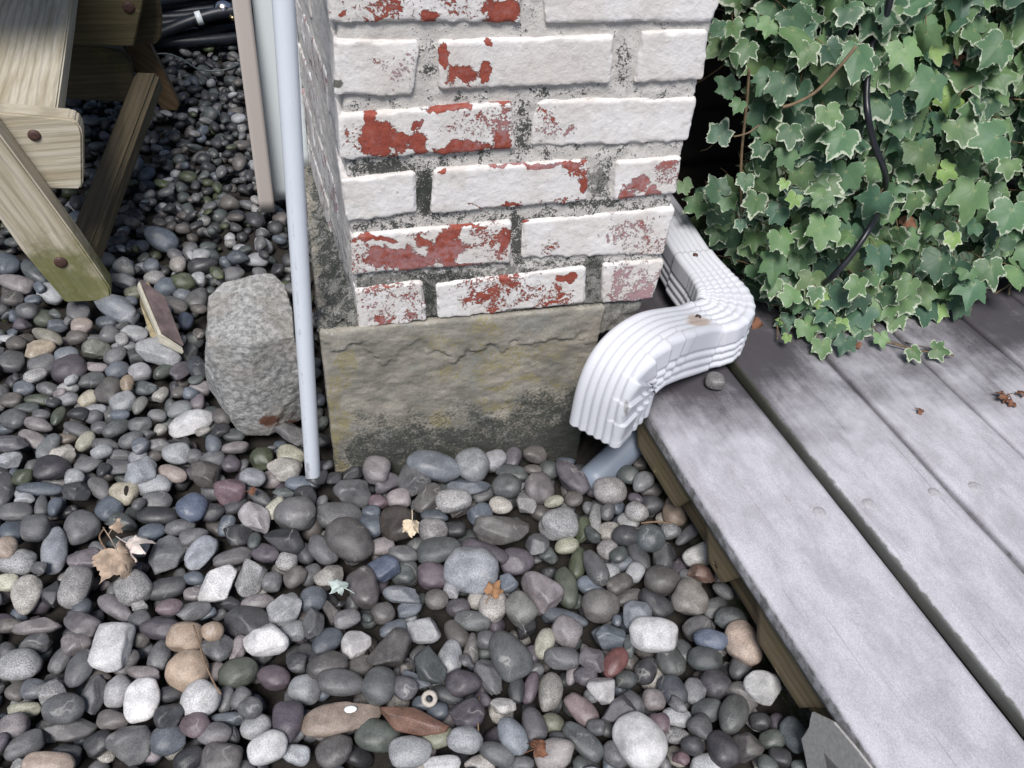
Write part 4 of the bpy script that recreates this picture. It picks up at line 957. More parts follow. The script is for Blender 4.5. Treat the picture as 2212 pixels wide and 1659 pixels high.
PD['D'] = '''60 275 150 140 0 b
240 320 200 110 -40 nb|blue green oval pebble lying against the mossy table leg|pebble against the table leg
110 400 230 110 -15 kg
345 470 170 120 -30 l|light grey pebble at the foot of the mossy table leg|light pebble at the table leg
225 510 110 60 5 b
185 585 140 105 -20 g
85 500 150 90 0 og
540 595 160 140 0 g
810 560 330 165 -25 bl|large flat blue grey pebble with pointed ends left of the broken tile|large flat blue grey pebble
620 520 90 60 10 y
755 460 140 60 5 g
840 375 190 100 -10 gl
715 235 130 80 -10 lg
850 290 140 110 -40 sn
1100 95 230 130 -30 b|flat blue grey oval pebble behind, to the right of the table leg|flat oval pebble near the brace
1030 275 110 85 0 bg
1210 265 105 100 0 ck
1375 205 125 75 5 lg
1380 275 200 90 10 d
1620 220 160 90 -10 b
1742 237 160 85 5 l
1540 260 90 80 0 b
1250 385 145 100 0 m|bright mossy green round pebble left of the stone block|bright mossy pebble
1350 370 95 85 0 l
1130 430 150 110 10 b
1240 480 120 85 0 bg
1345 510 160 140 60 ds
1050 360 140 80 0 s
910 465 120 70 10 my
890 520 90 60 0 b
1190 550 160 90 -25 og
1260 655 105 105 0 B|small dark blue block pebble between the tile and the stone block|small blue block pebble
1590 335 140 90 10 g
150 680 120 80 -10 pd
100 620 100 70 0 b
310 640 150 100 10 mn
380 690 160 80 5 bg
560 690 140 100 0 kt
730 662 140 70 5 bd
320 760 210 90 -25 oy
530 760 150 95 0 o
265 855 220 130 15 ty|flat yellowish tan angular pebble near the left edge|yellowish tan angular pebble
905 740 190 110 0 lg
750 750 130 110 -20 g
655 850 190 130 10 ms|dark mossy craggy pebble above the dark purple one|dark mossy craggy pebble
1085 865 290 190 -20 ls|big pale grey angular stone in front of the broken tile|big pale angular stone
460 895 160 110 10 bl
280 950 190 120 0 g
850 825 170 60 0 gl
785 890 160 95 35 g
925 900 130 100 -20 dn
470 985 230 155 15 pd|large dark purple oval pebble in the left part|large dark purple pebble
650 965 160 70 -5 k
1295 870 140 120 60 gn
1312 785 140 90 0 n
1345 980 160 115 -70 db
85 930 170 130 0 g
800 990 160 110 15 bg
955 1000 155 120 -15 lk
1110 1000 150 80 30 nm
1230 998 140 105 50 pg
620 1058 180 100 15 gn
750 1130 170 155 60 od
865 1080 110 90 80 tm
985 1110 160 85 0 nb
165 1115 140 90 0 bg
320 1115 150 90 -20 g
460 1110 150 65 0 sl
460 1185 150 85 0 gl
600 1185 140 90 30 yt
75 1190 150 90 0 o
1090 1160 125 85 55 cn
1215 1140 100 70 20 o
845 1212 170 130 25 ln|light grey veined pebble with rounded corners, left part
950 1230 130 80 60 nc
1345 1205 90 95 0 pk
1220 1260 170 105 25 nl
1360 1110 140 90 0 kg
265 1190 190 70 -5 mn
180 1245 160 70 5 n
650 1250 140 60 0 lg
90 1320 170 130 -10 gn
280 1295 120 70 0 g
395 1300 135 80 60 mn
265 1358 200 85 -20 kg
530 1285 140 80 0 d
640 1310 120 90 15 g
1300 1352 310 145 20 wl|big pale pointed stone below left of the hewn block|big pale pointed stone
1070 1295 120 75 -10 gs
950 1355 160 100 5 gn
790 1385 180 95 30 ng
540 1398 210 85 -25 g
680 1380 110 75 10 g
1095 1393 85 65 0 c
1505 1310 130 95 -40 og
1490 1410 150 90 40 d
1595 1430 140 75 0 nd
225 1458 190 100 -30 ko
80 1485 220 110 -5 pl
450 1455 140 65 5 ot
330 1510 190 100 55 nl
585 1475 150 95 40 yo
890 1465 170 85 25 g
1000 1425 130 65 10 g
960 1500 120 95 20 bg
1450 1490 120 105 -70 bg
1090 1505 170 90 10 ol
720 1500 180 75 -10 g
685 1528 155 110 0 wk|white lumpy pebble with pink tint in the left part|white lumpy pebble
440 1555 180 110 -15 c
1200 1540 190 175 30 wl|smooth white kidney-shaped pebble below the big pale pointed stone|white kidney pebble
1310 1582 115 85 -15 g
1600 1515 180 65 5 kg
815 1570 170 75 0 g
1045 1575 120 85 10 o
1780 1550 190 155 60 md
1985 1420 210 135 -40 go'''
COL = dict(g=(.125, .124, .128), d=(.050, .050, .055), l=(.33, .34, .355), w=(.58, .56, .54), W=(.70, .68, .66), p=(.105, .082, .105), k=(.26, .215, .215), t=(.44, .30, .185), o=(.125, .108, .095), O=(.055, .042, .033), r=(.155, .085, .10), R=(.19, .055, .045),
           Q=(.20, .085, .045), b=(.105, .130, .165), B=(.085, .115, .19), n=(.085, .10, .095), m=(.075, .09, .045), y=(.42, .40, .27), c=(.38, .345, .29), s=(.25, .24, .23))
WORD = dict(g='grey', d='dark grey', l='light grey', w='white', W='bright white', p='purplish grey', k='pinkish', t='tan', o='brownish grey', O='chocolate brown', r='maroon', R='brick red', Q='rusty brown', b='blue grey', B='slate blue', n='greenish grey', m='mossy dark', y='yellowish', c='speckled cream', s='speckled grey')
prg = np.random.default_rng(21)
def ico(n):
    bm = bmesh.new(); bmesh.ops.create_icosphere(bm, subdivisions=n, radius=1); V = np.array([v.co for v in bm.verts]); Fc = np.array([[v.index for v in f.verts] for f in bm.faces]); bm.free(); return V, Fc
ICO = {3: ico(4), 2: ico(3), 1: ico(2)}
def pebble_shape(lod, ang, sd):
    V, Fc = ICO[lod]; g = np.random.default_rng(sd); p = 2.0+.9*g.random()**2
    P = V/(np.sum(np.abs(V)**p, axis=1)**(1/p))[:, None]
    P = P*np.c_[1+0*P[:, 0], 1+.16*g.normal()*P[:, 0].clip(-1, 1), 1+.14*g.normal()*P[:, 0]]
    for _ in range(int(2+8*ang)):
        n = nrm(g.normal(size=3)); d = (1-.32*ang-.14*g.random()) if ang > .3 else .82+.1*g.random(); k = np.maximum(P@n-d, 0); P = P-np.outer(k, n)*(.95 if ang > .3 else .6)
    off = g.random(3)*50; P = P*(1+(fbm(P+off, 1.1, 2, 5)-.5)*.26+(fbm(P+off, 3.2, 2, 6)-.5)*(.05+.10*ang))[:, None]
    return P/np.max(np.abs(P), axis=0), Fc
SHAPES = {(l, a): [pebble_shape(l, .75 if a else .0, 100+i+50*a) for i in range(24 if l < 3 else 1)] for l in (1, 2) for a in (0, 1)}

# ---- height field that the pebbles are dropped on
CS = .0025; HX0, HY0, HX1, HY1 = -1.80, -1.15, .80, 2.75; NX, NY = int((HX1-HX0)/CS), int((HY1-HY0)/CS); H = np.full((NX, NY), ZG-.055); BL = np.zeros((NX, NY), bool)
cx_ = HX0+(np.arange(NX)+.5)*CS; cyy = HY0+(np.arange(NY)+.5)*CS; XX, YY = np.meshgrid(cx_, cyy, indexing='ij')
BL |= (XX > -.050) & (XX < .350) & (YY > -.006) & (YY < .64)
nd = (XX-A0[0])*DN_[0]+(YY-A0[1])*DN_[1]; BL |= (nd > .046) & (YY < .35) ; BL |= (XX > .35) & (YY > -.02)
def poly_mask(pts):
    pts = np.array(pts)[:, :2]; c = pts.mean(0); o = np.argsort(np.arctan2(pts[:, 1]-c[1], pts[:, 0]-c[0])); pts = pts[o]; m = np.ones_like(BL)
    for a, b in zip(pts, np.roll(pts, -1, 0)): m &= ((b[0]-a[0])*(YY-a[1])-(b[1]-a[1])*(XX-a[0])) > 0
    return m
BL |= poly_mask(bot[:5]+bot[5:7]); BL |= (XX+.0805)**2+(YY+.008)**2 < .012**2
for q in (onb(150, 640), onb(230, 640), onb(190, 630)): BL |= ((XX-q[0])/.04)**2+((YY-q[1])/.03)**2 < 1
dpm = np.abs((XX-P0_[0])*ax[1]/np.hypot(ax[0], ax[1])-(YY-P0_[1])*ax[0]/np.hypot(ax[0], ax[1])); BL |= (dpm < .028) & (XX > P0_[0]+.04) & (XX < .5) & (YY < 0.0) & (YY > P0_[1]+.02)
H0 = H.copy()
def quad_form(R, s): A = R@np.diag(1/np.asarray(s)**2)@R.T; return A
def surf(A, dx, dy):
    B = A[0, 2]*dx+A[1, 2]*dy; C = A[0, 0]*dx*dx+2*A[0, 1]*dx*dy+A[1, 1]*dy*dy-1; D = B*B-A[2, 2]*C; ok = D > 0; q = np.sqrt(np.maximum(D, 0)); return ok, (-B-q)/A[2, 2], (-B+q)/A[2, 2]
def drop(x, y, R, s, zmin=-9, zmax=9, commit=True, allow=False, squeeze=.90):
    A = quad_form(R, s); r = max(s); i0, i1 = int((x-r-HX0)/CS), int((x+r-HX0)/CS)+1; j0, j1 = int((y-r-HY0)/CS), int((y+r-HY0)/CS)+1
    if i0 < 0 or j0 < 0 or i1 >= NX or j1 >= NY: return None
    dx = XX[i0:i1, j0:j1]-x; dy = YY[i0:i1, j0:j1]-y; ok, lo, up = surf(quad_form(R, np.array(s)*squeeze), dx, dy); bl = BL[i0:i1, j0:j1]
    if not allow and (ok & bl).any(): return None
    use = ok & ~bl
    if not use.any(): return None
    zc = float(np.max((H[i0:i1, j0:j1]-lo)[use])); zc = min(max(zc, zmin), zmax)
    if commit:
        ok, lo, up = surf(A, dx, dy); sub = H[i0:i1, j0:j1]; sub[ok] = np.maximum(sub[ok], (zc+up)[ok])
    return zc
def rand_rot(tilt):
    a = prg.random()*2*math.pi; n = nrm([prg.normal()*tilt, prg.normal()*tilt, 1.]); x = nrm(np.cross([math.sin(a), -math.cos(a), 0], n)); return np.c_[x, np.cross(n, x), n]
codes_rand = list('ggggggddddloobbnnnspkc')
def new_peb(c, R, s, code, ang=0, moss=0., hand=None, label=None, short=None):
    c1 = np.array(COL[code[0]]); c2 = np.array(COL[code[1]]) if len(code) > 1 else c1; col = .68*c1+.32*c2; col = (col*.66+.34*col.mean()*np.array([.985, .995, 1.035]))*.84*(1+prg.normal()*.10)
    spk = {'s': .7, 'c': .6, 'l': .4, 'w': .28, 'W': .2, 'y': .4}.get(code[0], .32)+.15*prg.random(); mo = moss+(.42 if 'm' in code else .16 if 'n' in code else .02)
    return dict(c=np.array(c), R=R, s=np.array(s), code=code, col=col, spk=spk, moss=mo, ang=ang, hand=hand, label=label, short=short, seed=int(prg.integers(1e6)))
PEBS = []
def rnd_size(k=1.): a = (.0125+.0115*prg.random()**1.6)*k; b = a*(.62+.33*prg.random()); c = b*(.55+.35*prg.random()); return (a, b, c)
free = ~BL
def fill(n, ztop, tries, tilt, k=1., region=None, zlim=None):
    mask = free if region is None else (free & region); idx = np.flatnonzero(mask.ravel()); cnt = 0
    for _ in range(n):
        cand = prg.choice(idx, tries); hh = H.ravel()[cand]; c = cand[np.argmin(hh)]; x = XX.ravel()[c]; y = YY.ravel()[c]; s = rnd_size(k); R = rand_rot(tilt); zc = drop(x, y, R, s, commit=False)
        if zc is None or zc+s[2]*.9 > ztop+.004*prg.random(): continue
        drop(x, y, R, s); far_ = y > .45; pal = list('gggddddoonnbmsl') if far_ else codes_rand; code = pal[prg.integers(len(pal))]; PEBS.append(new_peb((x, y, zc), R, s, code, ang=int(prg.random() < .3), moss=.18 if far_ else 0.)); cnt += 1
    return cnt
view = (XX < .46) & (YY < 2.65) & (XX > -.90-.36*(YY+.6).clip(0, 3)) & (YY > -1.05) & (XX > -1.75)
near = view & (YY < .35)
fill(6200, ZG-.022, 10, .35, region=view)
HANDS = []
for vk, (ox, oy, sc) in VIEW.items():
    for ln in PD[vk].split('\n'):
        parts = ln.split('|'); f = parts[0].split(); X_, Y_, La, Sa, an = map(float, f[:5]); code = f[5]; u = (ox+X_/sc)*.54004; v = (oy+Y_/sc)*.54004; L_d = La/sc*.54004; S_d = Sa/sc*.54004
        HANDS.append((u, v, L_d, S_d, an, code, parts[1] if len(parts) > 1 else None, parts[2] if len(parts) > 2 else None))
kept = []
for h in HANDS:
    if any((h[0]-k[0])**2+(h[1]-k[1])**2 < (.36*min(h[3], k[3])+.18*min(h[2], k[2]))**2 for k in kept): continue
    kept.append(h)
bright = lambda h: {'w': 2, 'W': 3, 't': 1.5, 'Q': 1.5}.get(h[5][0], 0)+(1 if h[6] else 0)+h[3]/60
kept.sort(key=bright)
HP = []
for u, v, L_d, S_d, an, code, lab, sh in kept:
    p = onz(u, v, ZG-.008); dist = np.linalg.norm(p-CAM); vw = (CAM-p)/dist; n = nrm(UP*.62+vw*.38+np.array([prg.normal(), prg.normal(), 0])*.06)
    a = math.radians(an); d_img = RT*math.cos(a)-DN*math.sin(a)                       # direction in the picture plane
    x = d_img-vw*0; q = onplane(u+math.cos(a)*20, v-math.sin(a)*20, p, n)-p; x = nrm(q); b_img = 90+an; b_ = math.radians(b_img); q2 = onplane(u+math.cos(b_)*20, v-math.sin(b_)*20, p, n)-p
    sa = np.linalg.norm(q)/20*L_d/2*1.12; yv = np.cross(n, x); sb = abs(np.dot(q2, yv))/20*S_d/2*1.12; cc_ = min(sa, sb)*(.62+.22*prg.random()); R = np.c_[x, yv, n]
    cc_ = min(cc_, .024); s = (sa, sb, cc_); fl = {'Q': 1}.get(code[0], 0)
    inb = BL[min(max(int((p[0]-HX0)/CS), 0), NX-1), min(max(int((p[1]-HY0)/CS), 0), NY-1)]
    zc = drop(p[0], p[1], R, s, zmin=ZG-cc_-.010, zmax=ZG+.010-cc_*.55, allow=True, squeeze=.80)
    if zc is None: continue
    c = CAM+(p-CAM)*((zc-CAM[2])/(p[2]-CAM[2]))
    angular = 1 if (lab and any(w in lab for w in ('angular', 'hewn', 'craggy', 'chipped', 'faceted', 'wedge', 'pointed', 'knobbly', 'bumpy', 'lumpy', 'rusty'))) or prg.random() < .18 else 0
    pb = new_peb((c[0], c[1], zc), R, s, code, ang=angular, hand=(u, v, L_d, S_d, an), label=lab, short=sh); PEBS.append(pb); HP.append(pb)
nb_ = fill(5200, ZG-.001, 26, .32, k=.95, region=view)
nb_ += fill(1300, ZG-.012, 60, .4, k=.66, region=near)
print('pebbles', len(PEBS), 'hand', len(HP), 'free', nb_)
# a lone pebble lying on the deck
ps = onz(1544, 823, ZD+.012); deckp = new_peb((ps[0], ps[1], ZD+.0120), np.c_[RT-UP*RT[2], np.cross(UP, nrm(RT-UP*RT[2])), UP], (.0150, .0160, .0125), 'so', 0)

def peb_mesh_data(p, lod, local):
    if p['hand'] is not None and lod == 3: P, Fc = pebble_shape(3, .75 if p['ang'] else 0., p['seed'])
    else: P, Fc = SHAPES[(lod, p['ang'])][p['seed'] % 24]
    V = (P*p['s'])@p['R'].T; n = len(V)
    return (V if local else V+p['c']), Fc, dict(Col=np.tile([*p['col'], 1.], (n, 1)), spk=np.full(n, p['spk']), moss=np.full(n, p['moss'])+(.25*(V[:, 2] < -p['s'][2]*.2)))
# the 300 that show largest become single things
def shown_area(p):
    u, v, a, b, _ = p['hand']; 
    if u < -15 or v < 0 or u > 2212 or v > 1690: return 0
    ar = a*b
    if v+b*.5 > 1659: ar *= .6
    return ar+(3000 if p['label'] else 0)
HP.sort(key=shown_area, reverse=True); ONE = HP[:299]; one_ids = {id(p) for p in ONE}
LM = [(p['hand'][0], p['hand'][1], 'the '+p['short']) for p in HP if p['short'] and id(p) in one_ids]
LM += [(672, 1000, 'the foot of the white pole'), (548, 930, 'the hewn stone block'), (445, 790, 'the left side of the hewn stone block'), (352, 700, 'the broken tile'), (190, 640, 'the mossy table leg'), (1300, 1010, 'the drain pipe'), (760, 1010, 'the left end of the stone footing'), (1000, 985, 'the middle of the stone footing'), (1180, 960, 'the right end of the stone footing'), (1450, 1030, 'the upper end of the deck rim'), (1600, 1280, 'the middle of the deck rim'), (1745, 1560, 'the metal bracket'), (250, 1200, 'the crumpled dry leaf'), (927, 1510, 'the hollow bead'), (1065, 1275, 'the small brown leaf'), (733, 1275, 'the pale green leaf')]
def dirw(dx, dy):
    if abs(dx) > 1.9*abs(dy): return 'right of' if dx > 0 else 'left of'
    if abs(dy) > 1.9*abs(dx): return 'below' if dy > 0 else 'above'
    return ('below right of' if dx > 0 else 'below left of') if dy > 0 else ('above right of' if dx > 0 else 'above left of')
def shape_words(p):
    u, v, a, b, an = p['hand']; r = a/b; size = 'large ' if a*b > 4200 else 'small ' if a*b < 1500 else ''
    if p['ang']: size += 'angular '
    sh = 'round' if r < 1.18 else 'oval' if r < 1.5 else 'oblong' if r < 1.85 else 'elongated'
    til = '' if r < 1.3 else ' lying level' if abs(an) < 12 else ' standing upright' if abs(an) > 65 else ' slanting up right' if an > 0 else ' slanting down right'
    return size, sh, til
used = set()
def cap(s): return len(s.split()) <= 16 and s not in used
for p in ONE:
    if p['label'] and cap(p['label']): used.add(p['label']); p['lab'] = p['label']
for p in ONE:
    if 'lab' in p: continue
    u, v = p['hand'][:2]; near_ = sorted(LM, key=lambda l: (l[0]-u)**2+(l[1]-v)**2); size, sh, til = shape_words(p); cw = WORD[p['code'][0]]
    tryl = []
    for l in near_[:3]:
        dd_ = math.hypot(u-l[0], v-l[1]); pre = 'touching side, ' if False else ''; dw = dirw(u-l[0], v-l[1]); j_ = 'just ' if dd_ < 62 else ''
        tryl += [f"{size}{cw} {sh} pebble {j_}{dw} {l[2]}", f"{size}{cw} {sh} pebble{til}, {j_}{dw} {l[2]}"]
    for a_ in range(3):
        for b_i in range(a_+1, 4): tryl.append(f"{cw} {sh} pebble between {near_[a_][2]} and {near_[b_i][2]}")
    for t in tryl:
        if cap(t) and len(t.split()) >= 4: used.add(t); p['lab'] = t; break
    else:
        for k_ in range(4, 12):
            t = f"{cw} {sh} pebble {dirw(u-near_[k_][0], v-near_[k_][1])} {near_[k_][2]}"
            if cap(t): used.add(t); p['lab'] = t; break
        else: p['lab'] = tryl[0]
for p in ONE:
    V, Fc, at = peb_mesh_data(p, 3, True); o = link('pebble', mesh('pebble', V, Fc, PEB, at), loc=p['c']); p['obj'] = o; tag(o, p['lab'], 'pebble', 'pebbles of the bed beside the pier')
V, Fc, at = peb_mesh_data(dict(deckp, hand=1), 3, True); tag(link('pebble', mesh('pebble', V, Fc, PEB, at), loc=deckp['c']), 'lone small grey pebble lying on the deck beside the downspout', 'pebble')
bb = MB()
for p in PEBS:
    if id(p) in one_ids: continue
    lod = 2 if p['c'][1] < .55 and p['c'][2] > ZG-.035 else 1; V, Fc, at = peb_mesh_data(p, lod, False); bb.add(V, Fc, **at)
tag(bb.build('pebbles', PEB), 'mass of smaller rounded grey, brown and bluish pebbles covering the ground', None, 'pebbles of the bed beside the pier', 'stuff')
def on_peb(p, u, v):
    d = ray(u, v); q = (p['R'].T@(CAM-p['c']))/p['s']; e = (p['R'].T@d)/p['s']; a, b, c = e@e, q@e, q@q-1; D = b*b-a*c
    return CAM+d*((-b-math.sqrt(max(D, 0)))/a), d
def dab(short, name, u, v, ru, rv, mat, h, lab=None):
    p = next((p for p in ONE if p['short'] == short), None)
    if p is None: return
    q, d = on_peb(p, u, v); n = nrm(p['R']@((p['R'].T@(q-p['c']))/p['s']**2)); x = nrm(np.cross(n, DN)); y = np.cross(n, x); V, Fc = ICO[1]; k = np.linalg.norm(q-CAM)/F
    W = V*np.array([ru*k, rv*k, h]); W = W*(1+.18*(fbm(V, 1.7, 2, 4)-.5))[:, None]; W = q-p['c']+W@np.array([x, y, n]); o = link(name, mesh(name, W, Fc, mat), parent=p['obj'])
dab('long flat tan stone', 'white_spot', 757, 1532, 13, 8, VINYL, .0009); dab('hollowed yellow pebble', 'hollow', 273, 1060, 5, 11, SOIL, .0015)
# ================================================================ ivy
KEY = [(-90, .10), (-70, .32), (-45, .48), (-25, .57), (-8, .53), (4, .47), (14, .50), (28, .66), (39, .82), (51, .62), (60, .55), (67, .60), (78, .80), (90, 1.02)]
ang = []; 
for a in (90, 39, -25): ang += [a-1.8, a, a+1.8] if a != 90 else [88.5, 90]
ang += list(np.arange(-88, 88, 6.5)); ang = sorted({round(a, 2) for a in ang if -90 <= a <= 90}); angR = np.array(ang); angL = 180-angR[::-1]
TH = np.concatenate([angR, angL[1:]]); RAYS = {90., 39., -25., 141., 205.}
def is_ray(a): return any(abs(a-r) < .05 for r in RAYS)
VE = np.array([1. if is_ray(a) else 0. for a in TH]); RG = np.array([.0, .22, .45, .66, .8, .9, 1.0])
def leaf(g, size, lobed=1., cupv=None):
    keyA, keyR = np.array([k[0] for k in KEY]), np.array([k[1] for k in KEY]); mean = .68; 
    kr = keyR.copy(); lob = lobed*(.55+.55*g.random()); kr = mean+(kr-mean)*np.where(keyA < -60, 1., lob); asym = g.normal()*.07
    rr = np.interp(np.where(TH > 90, 180-TH, TH), keyA, kr)*(1+asym*np.cos(np.radians(TH)))*(1+.05*g.normal(size=len(TH))*(1-VE))
    rr = rr*(1+.10*np.clip(np.sin(np.radians(TH)), 0, 1)*g.normal())
    P = []; n = len(TH)
    for t in RG[1:]: rad = rr*t; P.append(np.c_[np.cos(np.radians(TH))*rad, np.sin(np.radians(TH))*rad, rad*0])
    V = np.vstack([[[0, 0, 0]]]+P); x, y = V[:, 0], V[:, 1]; cup = g.normal()*.16-.08 if cupv is None else cupv; cy = .18+.40*g.random()
    V[:, 2] = -np.abs(x)*(.06+.22*g.random())-cy*(y**2)*.45-cup*x*x+.055*np.sin(5*x+g.random()*6)*np.sin(4*y+g.random()*6); tw = g.normal()*.18; V[:, 2] += tw*x*y
    ve = np.r_[1., np.tile(VE, len(RG)-1)]*np.r_[1, np.repeat(1-RG[1:]*.75, n)]; ed = np.r_[0, np.repeat(RG[1:], n)]
    j = np.arange(n-1); T3 = np.stack([np.zeros(n-1, int), 1+j, 2+j], 1); T3 = np.vstack([T3, [0, n, 1]]) if False else T3
    q = np.vstack([np.stack([1+k*n+j, 1+(k+1)*n+j, 1+(k+1)*n+j+1, 1+k*n+j+1], 1) for k in range(len(RG)-2)])
    return V*size, [T3, q], ve, ed
fol = MB(); ptl = MB(); dead = MB(); gl = np.random.default_rng(5)
GR = [(.055, .125, .066), (.070, .150, .072), (.085, .170, .074), (.100, .190, .074), (.048, .115, .070), (.110, .200, .080)]; YG = (.17, .29, .075)
def place_leaf(p, size, n, tip, code=None, pet=True, mb=None, cream=None):
    n = nrm(n); t = tip-n*np.dot(tip, n); t = nrm(t); x = np.cross(t, n); V, Fc, ve, ed = leaf(gl, size, 1. if code != 'y' else 1.15); W = p+V@np.array([x, t, n])-t*size*.28
    col = np.array(YG if code == 'y' else GR[gl.integers(len(GR))])*1.12*(1+.14*gl.normal()); 
    if code is None and gl.random() < .07: col = np.array([.10, .17, .06])
    col = np.clip(col*.86+.14*col.mean(), .01, .6); (mb or fol).add(W, Fc, Col=np.tile([*col, 1.], (len(W), 1)), vein=ve, edge=ed, var=np.full(len(W), gl.random()), cream=np.full(len(W), (.85 if gl.random() < .8 else .35) if cream is None else cream))
    if pet: b0 = W[0]; e = b0-n*(.02+.02*gl.random())-t*.02+np.array([gl.normal()*.01, .03, -.005]); V2, F2 = tube(smooth_path([b0+n*.0005, (b0+e)/2-t*.006, e], 3), .00085, 4); ptl.add(V2, F2)
IV = [(1545, -320), (1552, 0), (1548, 20), (1540, 60), (1560, 110), (1615, 160), (1625, 250), (1640, 330), (1600, 390), (1530, 420), (1500, 470), (1560, 545), (1610, 600), (1650, 680), (1700, 705), (1765, 740), (1850, 720), (1930, 700), (2040, 665), (2110, 640), (2160, 610), (2260, 590), (2420, 560), (2620, 500), (2700, -320)]
IVa = np.array(IV, float)
def inside(u, v):
    c = False; n = len(IVa); j = n-1
    for i in range(n):
        if (IVa[i, 1] > v) != (IVa[j, 1] > v) and u < (IVa[j, 0]-IVa[i, 0])*(v-IVa[i, 1])/(IVa[j, 1]-IVa[i, 1])+IVa[i, 0]: c = not c
        j = i
    return c
def leaf_dirs(u, v, flat=0.):
    n = nrm([-.30+gl.normal()*.36, -.62+gl.normal()*.30, .58+gl.normal()*.34+flat]); a = gl.normal()*.75-.12; tip = np.array([math.sin(a)*1., -.25, -math.cos(a)]); return n, tip
# back layers, then the outer skin, then leaves placed one by one
for layer, (num, dy, sz) in enumerate(((560, .11, .044), (640, .075, .041), (680, .04, .039), (640, .005, .038))):
    k = 0
    while k < num:
        u = 1440+gl.random()*1230; v = -310+gl.random()*1100
        if not inside(u, v): continue
        if layer == 0 and u < 1660 and 120 < v < 400: k += 1; continue
        p = ivy_pt(u, v, dy+gl.normal()*.012); k += 1
        if p[2] < ZD+.010: p = p*1.0; p[2] = ZD+.012+.01*gl.random()
        n, tip = leaf_dirs(u, v, .6 if p[2] < ZD+.05 else 0.); s = sz*(.62+.62*gl.random())*(1.12 if v < 150 and u > 1800 else 1.); place_leaf(p, s, n, tip, 'y' if (layer > 2 and gl.random() < .02) else None, pet=layer > 1)
HL = '''1559 284 62 160 x;1480 406 44 20 x;1501 445 64 -60 x;1548 402 64 -150 x;1569 437 58 -20 x;1610 394 46 -10 x;1637 326 54 -40 x;1707 293 62 0 x;1703 340 56 20 x;1631 441 62 -15 x;1692 400 32 -30 y;1715 435 44 -25 y;1674 466 62 -30 x;1691 521 64 20 x;1672 575 76 0 x;1777 503 86 -10 x;1812 309 92 -30 x;1769 433 54 -50 x;1600 488 34 0 x;1669 622 52 -10 x;1707 634 56 -160 x;1702 697 46 -15 x;1745 710 60 20 x;1777 753 52 0 x;1823 744 52 -20 x;1861 711 56 -10 x;1934 690 60 -25 x;1904 733 36 10 x;2030 674 44 -10 y;2074 666 58 -20 x;2099 630 80 -15 x;2030 574 74 -10 x;2144 590 70 10 x;1978 764 40 30 x;2034 757 52 80 x;1819 702 36 -10 y;1687 690 26 -90 y;1700 731 24 -20 y;1570 182 56 -130 x;1545 60 46 -100 x;1612 110 62 -20 x;1595 230 40 -30 x;1660 60 52 -20 x;1790 250 60 10 x;1850 130 84 -10 x;1960 120 80 20 x;2010 190 86 -25 x;2150 110 80 -40 x;2130 300 100 -80 x;1990 340 80 0 x;2100 430 90 -10 x;1900 560 70 0 x;1960 620 60 -30 x;2180 470 84 -20 x;1850 620 56 -20 x;1760 640 50 -10 x;2060 520 44 0 y;1740 120 70 -20 x;1690 190 70 -10 x;1655 175 60 -30 x'''
for it in HL.split(';'):
    u, v, s, a, c = it.split(); u, v, s, a = map(float, (u, v, s, a)); low = v > 660; p = ivy_pt(u, v, -.035 if not low else 0.)
    if u < 1620 and not low: p = ony(u, v, ivy_y(u)-.01)
    if low or p[2] < ZD+.012: p = onz(u, v, ZD+.014+.014*gl.random())
    d = np.linalg.norm(p-CAM); size = s/F*d*.70; n = nrm([-.22+gl.normal()*.10, -.66+gl.normal()*.08, .70+(.25 if low else 0)]); ar = math.radians(a); tip = RT*math.sin(ar)*1.+DN*math.cos(ar); place_leaf(p, size, n, tip, 'y' if c == 'y' else 'x', cream=.9)
ivy = thing('ivy', 'dense variegated ivy with cream-edged lobed leaves spilling over the deck corner', 'ivy')
o_ = fol.build('leaves', LEAF, ivy); ptl.build('leaf_stalks', STEM, ivy)
vines = MB()
def vine(pts, r): V, Fc = tube(smooth_path(pts, 8), r, 6); vines.add(V, Fc)
vine([ony(u, v, .15) for u, v in ((1618, 150), (1614, 210), (1608, 270), (1602, 330), (1600, 400), (1603, 460))], .0021); vine([ony(u, v, .14) for u, v in ((1640, 270), (1620, 285), (1600, 292), (1585, 295))], .0013)
vine([ony(u, v, .05) for u, v in ((1690, 232), (1720, 222), (1760, 200), (1800, 160), (1850, 100))], .0022); vine([onz(u, v, ZD+.01) for u, v in ((1900, 735), (1950, 748), (1990, 757), (2030, 765), (2060, 768))], .0016)
vine([onz(u, v, ZD+.012) for u, v in ((1800, 690), (1850, 700), (1900, 690), (1960, 640), (2020, 600), (2090, 545))], .0018); vine([onz(u, v, ZD+.012) for u, v in ((1676, 690), (1680, 715), (1679, 732))], .0013)
for k in range(70):
    u, v = 1560+gl.random()*900, -250+gl.random()*850
    if inside(u, v): vine([ivy_pt(u+gl.normal()*10+60*t*gl.normal(), v+t*150, .05+.02*gl.random()) for t in (0, .4, .8, 1.2)], .0014+.001*gl.random())
vines.build('stems', STEM, ivy)
# dead leaves caught in the ivy
for u, v, s in ((1750, 112, 40), (1985, 150, 34), (1920, 250, 44), (1965, 470, 36), (2140, 545, 40), (1830, 290, 50), (2060, 120, 36), (1640, 700, 34), (1850, 742, 24)):
    p = ivy_pt(u, v, .02) if v < 690 else onz(u, v, ZD+.008); n, tip = leaf_dirs(u, v); d = np.linalg.norm(p-CAM); V, Fc, ve, ed = leaf(gl, s/F*d*.7, .8, .9); x = np.cross(nrm(tip-n*np.dot(tip, n)), n); dead.add(p+V@np.array([x, nrm(tip-n*np.dot(tip, n)), n]), Fc)
dead.build('withered_leaves', BROWN, ivy)
